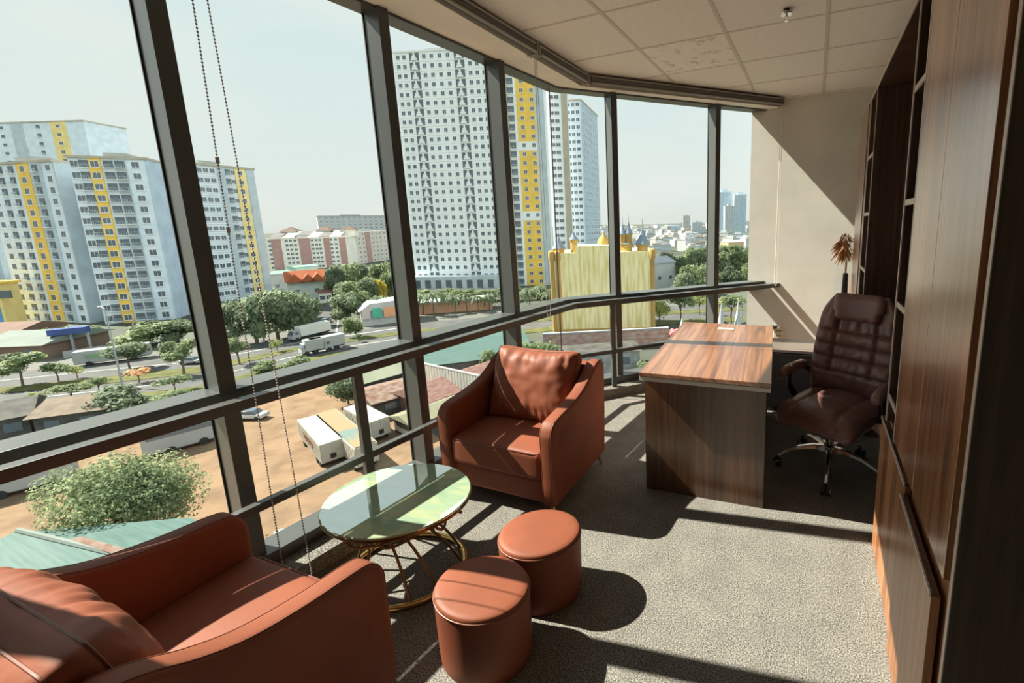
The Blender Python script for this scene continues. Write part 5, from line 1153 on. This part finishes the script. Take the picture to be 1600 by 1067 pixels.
lab = [('leaning roadside tree with a forked trunk at the left edge', 36, 603, 550, 62, 'mid', .35), ('small thin tree on the median right of the forked one', 92, 597, 564, 38, 'young', .3), ('thin young tree behind the street lamp', 122, 592, 570, 22, 'young', .3), ('dense roadside tree with a dark crown right of the street lamp', 203, 577, 534, 60, 'dark', .35), ('roadside tree with a round crown beside the first mullion', 288, 586, 530, 50, 'mid', .4), ('bright young tree with a flat crown on the near verge', 115, 630, 597, 50, 'young', .4), ('tiny sapling on the near verge at the left', 60, 634, 611, 20, 'young', .4), ('spindly sapling beside the street lamp foot', 156, 616, 588, 30, 'young', .3), ('rust coloured small tree on the median by the lamp', 218, 599, 572, 36, 'rust', .3), ('yellow green young tree near the first mullion foot', 275, 613, 586, 46, 'young', .35), ('dense spreading tree overhanging the tan shed', 190, 655, 603, 96, 'dark', .1), ('low leafy shrub tree right of the spreading tree', 262, 640, 608, 70, 'mid', .1), ('dark bush at the grey shed corner', 22, 656, 632, 44, 'dark', .0), ('bright round tree on the road verge behind the blind cords', 375, 570, 526, 36, 'mid', .4), ('small bright sapling between the blind cords', 434, 550, 530, 18, 'young', .3), ('round median sapling right of the passing truck', 532, 541, 526, 12, 'mid', .3), ('round median sapling nearest the second mullion', 562, 535, 521, 13, 'mid', .3), ('dark tree at the end of the sandy lot', 545, 632, 585, 54, 'dark', .1), ('wide bush on the verge below the truck', 465, 575, 558, 46, 'mid', .0), ('dusty bush on the verge beneath the blind cords', 410, 580, 562, 40, 'mid', .0), ('young trees clump far left behind the hall', 60, 545, 515, 70, 'dark', .0), ('dark tree cluster in front of the first tower', 132, 534, 506, 66, 'dark', .0), ('green tree cluster under the second tower', 235, 540, 502, 84, 'mid', .0), ('green tree against the first mullion under the tower', 280, 535, 500, 60, 'dark', .0)]
for l_, x_, yb, yt, w_, k_, lo in lab: tree_px(l_, x_, yb, yt, w_, k_, lo)
# the big tree behind the workshop
p = gp(215, 850); dep = (p - EYE).dot(FWD)
tree_px('big leafy tree spreading over the teal workshop roof', 222, 868, 700, 205, 'big', .02, name='big_tree')
tree_px('leafy shrub tree behind the far armchair pillow', 840, 580, 524, 96, 'mid', .0)
tree_px('leafy tree at the edge of the teal roofed hall', 782, 592, 545, 60, 'mid', .05)
tree_px('dark tree far behind the teal roofed hall', 735, 560, 540, 50, 'mid', .0)
tree_px('bright shrub beside the grey block shed', 1012, 586, 562, 40, 'mid', .0)
G3 = 'green trees beyond the castle'
for j, (x_, yb, yt, w_) in enumerate(((1062, 470, 425, 46), (1085, 462, 412, 50), (1108, 456, 408, 48), (1135, 452, 410, 50), (1158, 450, 408, 44), (1072, 446, 398, 46), (1095, 440, 392, 48), (1120, 436, 390, 46), (1145, 432, 388, 48), (1165, 430, 386, 40), (1050, 428, 390, 36), (1080, 420, 385, 44), (1110, 416, 382, 46), (1140, 412, 380, 44), (1162, 410, 380, 36))):
    tree_px('full green tree in the park beyond the castle', x_, yb, yt, w_, 'mid' if j % 3 else 'dark', .0, G3)
for l_, x_, yb, yt, w_ in (('open branched roadside tree right of the castle wall', 1030, 512, 466, 42), ('open branched roadside tree in the far middle window', 1064, 502, 456, 48), ('open branched roadside tree next to the far mullion', 1093, 492, 458, 30), ('open branched roadside tree by the plaster wall edge', 1142, 505, 458, 44)): tree_px(l_, x_, yb, yt, w_, 'young', .35)
# palms
def palm_mesh(seed):
    random.seed(seed); m = MB()
    for i in range(16):
        a = i * 2.4; up = random.uniform(.1, 1.0); L = random.uniform(.85, 1.1); P = []
        for k in range(6): t = k / 5; P.append(Vector((math.cos(a) * L * t, math.sin(a) * L * t, up * t * 1.0 - 1.25 * t * t)))
        sd = Vector((-math.sin(a), math.cos(a), 0))
        for k in range(5): w0 = .13 * math.sin(math.pi * (k / 5 * .9 + .1)); w1_ = .13 * math.sin(math.pi * ((k + 1) / 5 * .9 + .1)); m.add([P[k] - sd * w0 + Vector((0, 0, -.06)), P[k], P[k + 1], P[k + 1] - sd * w1_ + Vector((0, 0, -.06))], [(0, 1, 2, 3)]); m.add([P[k] + sd * w0 + Vector((0, 0, -.06)), P[k], P[k + 1], P[k + 1] + sd * w1_ + Vector((0, 0, -.06))], [(3, 2, 1, 0)])
    o = m.build('fronds', LEAF[0], smooth=0, weld=-1); me = o.data; bpy.data.objects.remove(o); return me
PM = [palm_mesh(1), palm_mesh(2)]
o = MB().tube([(0, 0, 0), (.02, 0, .5), (0, 0, 1)], [.035, .026, .024], 8).build('trunk', BARK); PT = o.data; bpy.data.objects.remove(o)
for j, (x_, yb, yt, w_) in enumerate(((662, 492, 456, 24), (678, 494, 452, 26), (694, 488, 454, 26), (712, 490, 458, 24), (730, 486, 456, 26), (748, 488, 460, 24), (765, 484, 457, 24), (640, 500, 470, 24), (812, 486, 452, 26), (828, 482, 448, 26), (846, 480, 446, 26), (858, 484, 454, 24))):
    p = gp(x_, yb); dep = (p - EYE).dot(FWD); h_ = z_over(p, x_ - 3, yt) - GZ; r_ = w_ * dep / F / 2
    t = thing('palm_tree', 'palm tree in the row at the foot of the big apartment towers', 'palm tree', (p.x, p.y, GZ), j, 'palms before the towers')
    o = bpy.data.objects.new('trunk', PT); COL.objects.link(o); o.parent = t; o.scale = (h_ * .8, h_ * .8, h_ * .85)
    o = bpy.data.objects.new('fronds', PM[j % 2]); COL.objects.link(o); o.parent = t; o.location = (0, 0, h_ * .85); o.scale = (r_ * 1.4, r_ * 1.4, r_ * 1.3)
G4 = 'low green trees behind the palms'
for j, (x_, yb, yt, w_) in enumerate(((655, 476, 452, 44), (690, 473, 450, 46), (725, 472, 450, 46), (760, 470, 449, 46), (800, 470, 447, 44), (840, 468, 446, 44), (866, 470, 450, 34))): tree_px('low leafy tree filling the gap behind the palm row', x_, yb, yt, w_, 'mid', .0, G4)
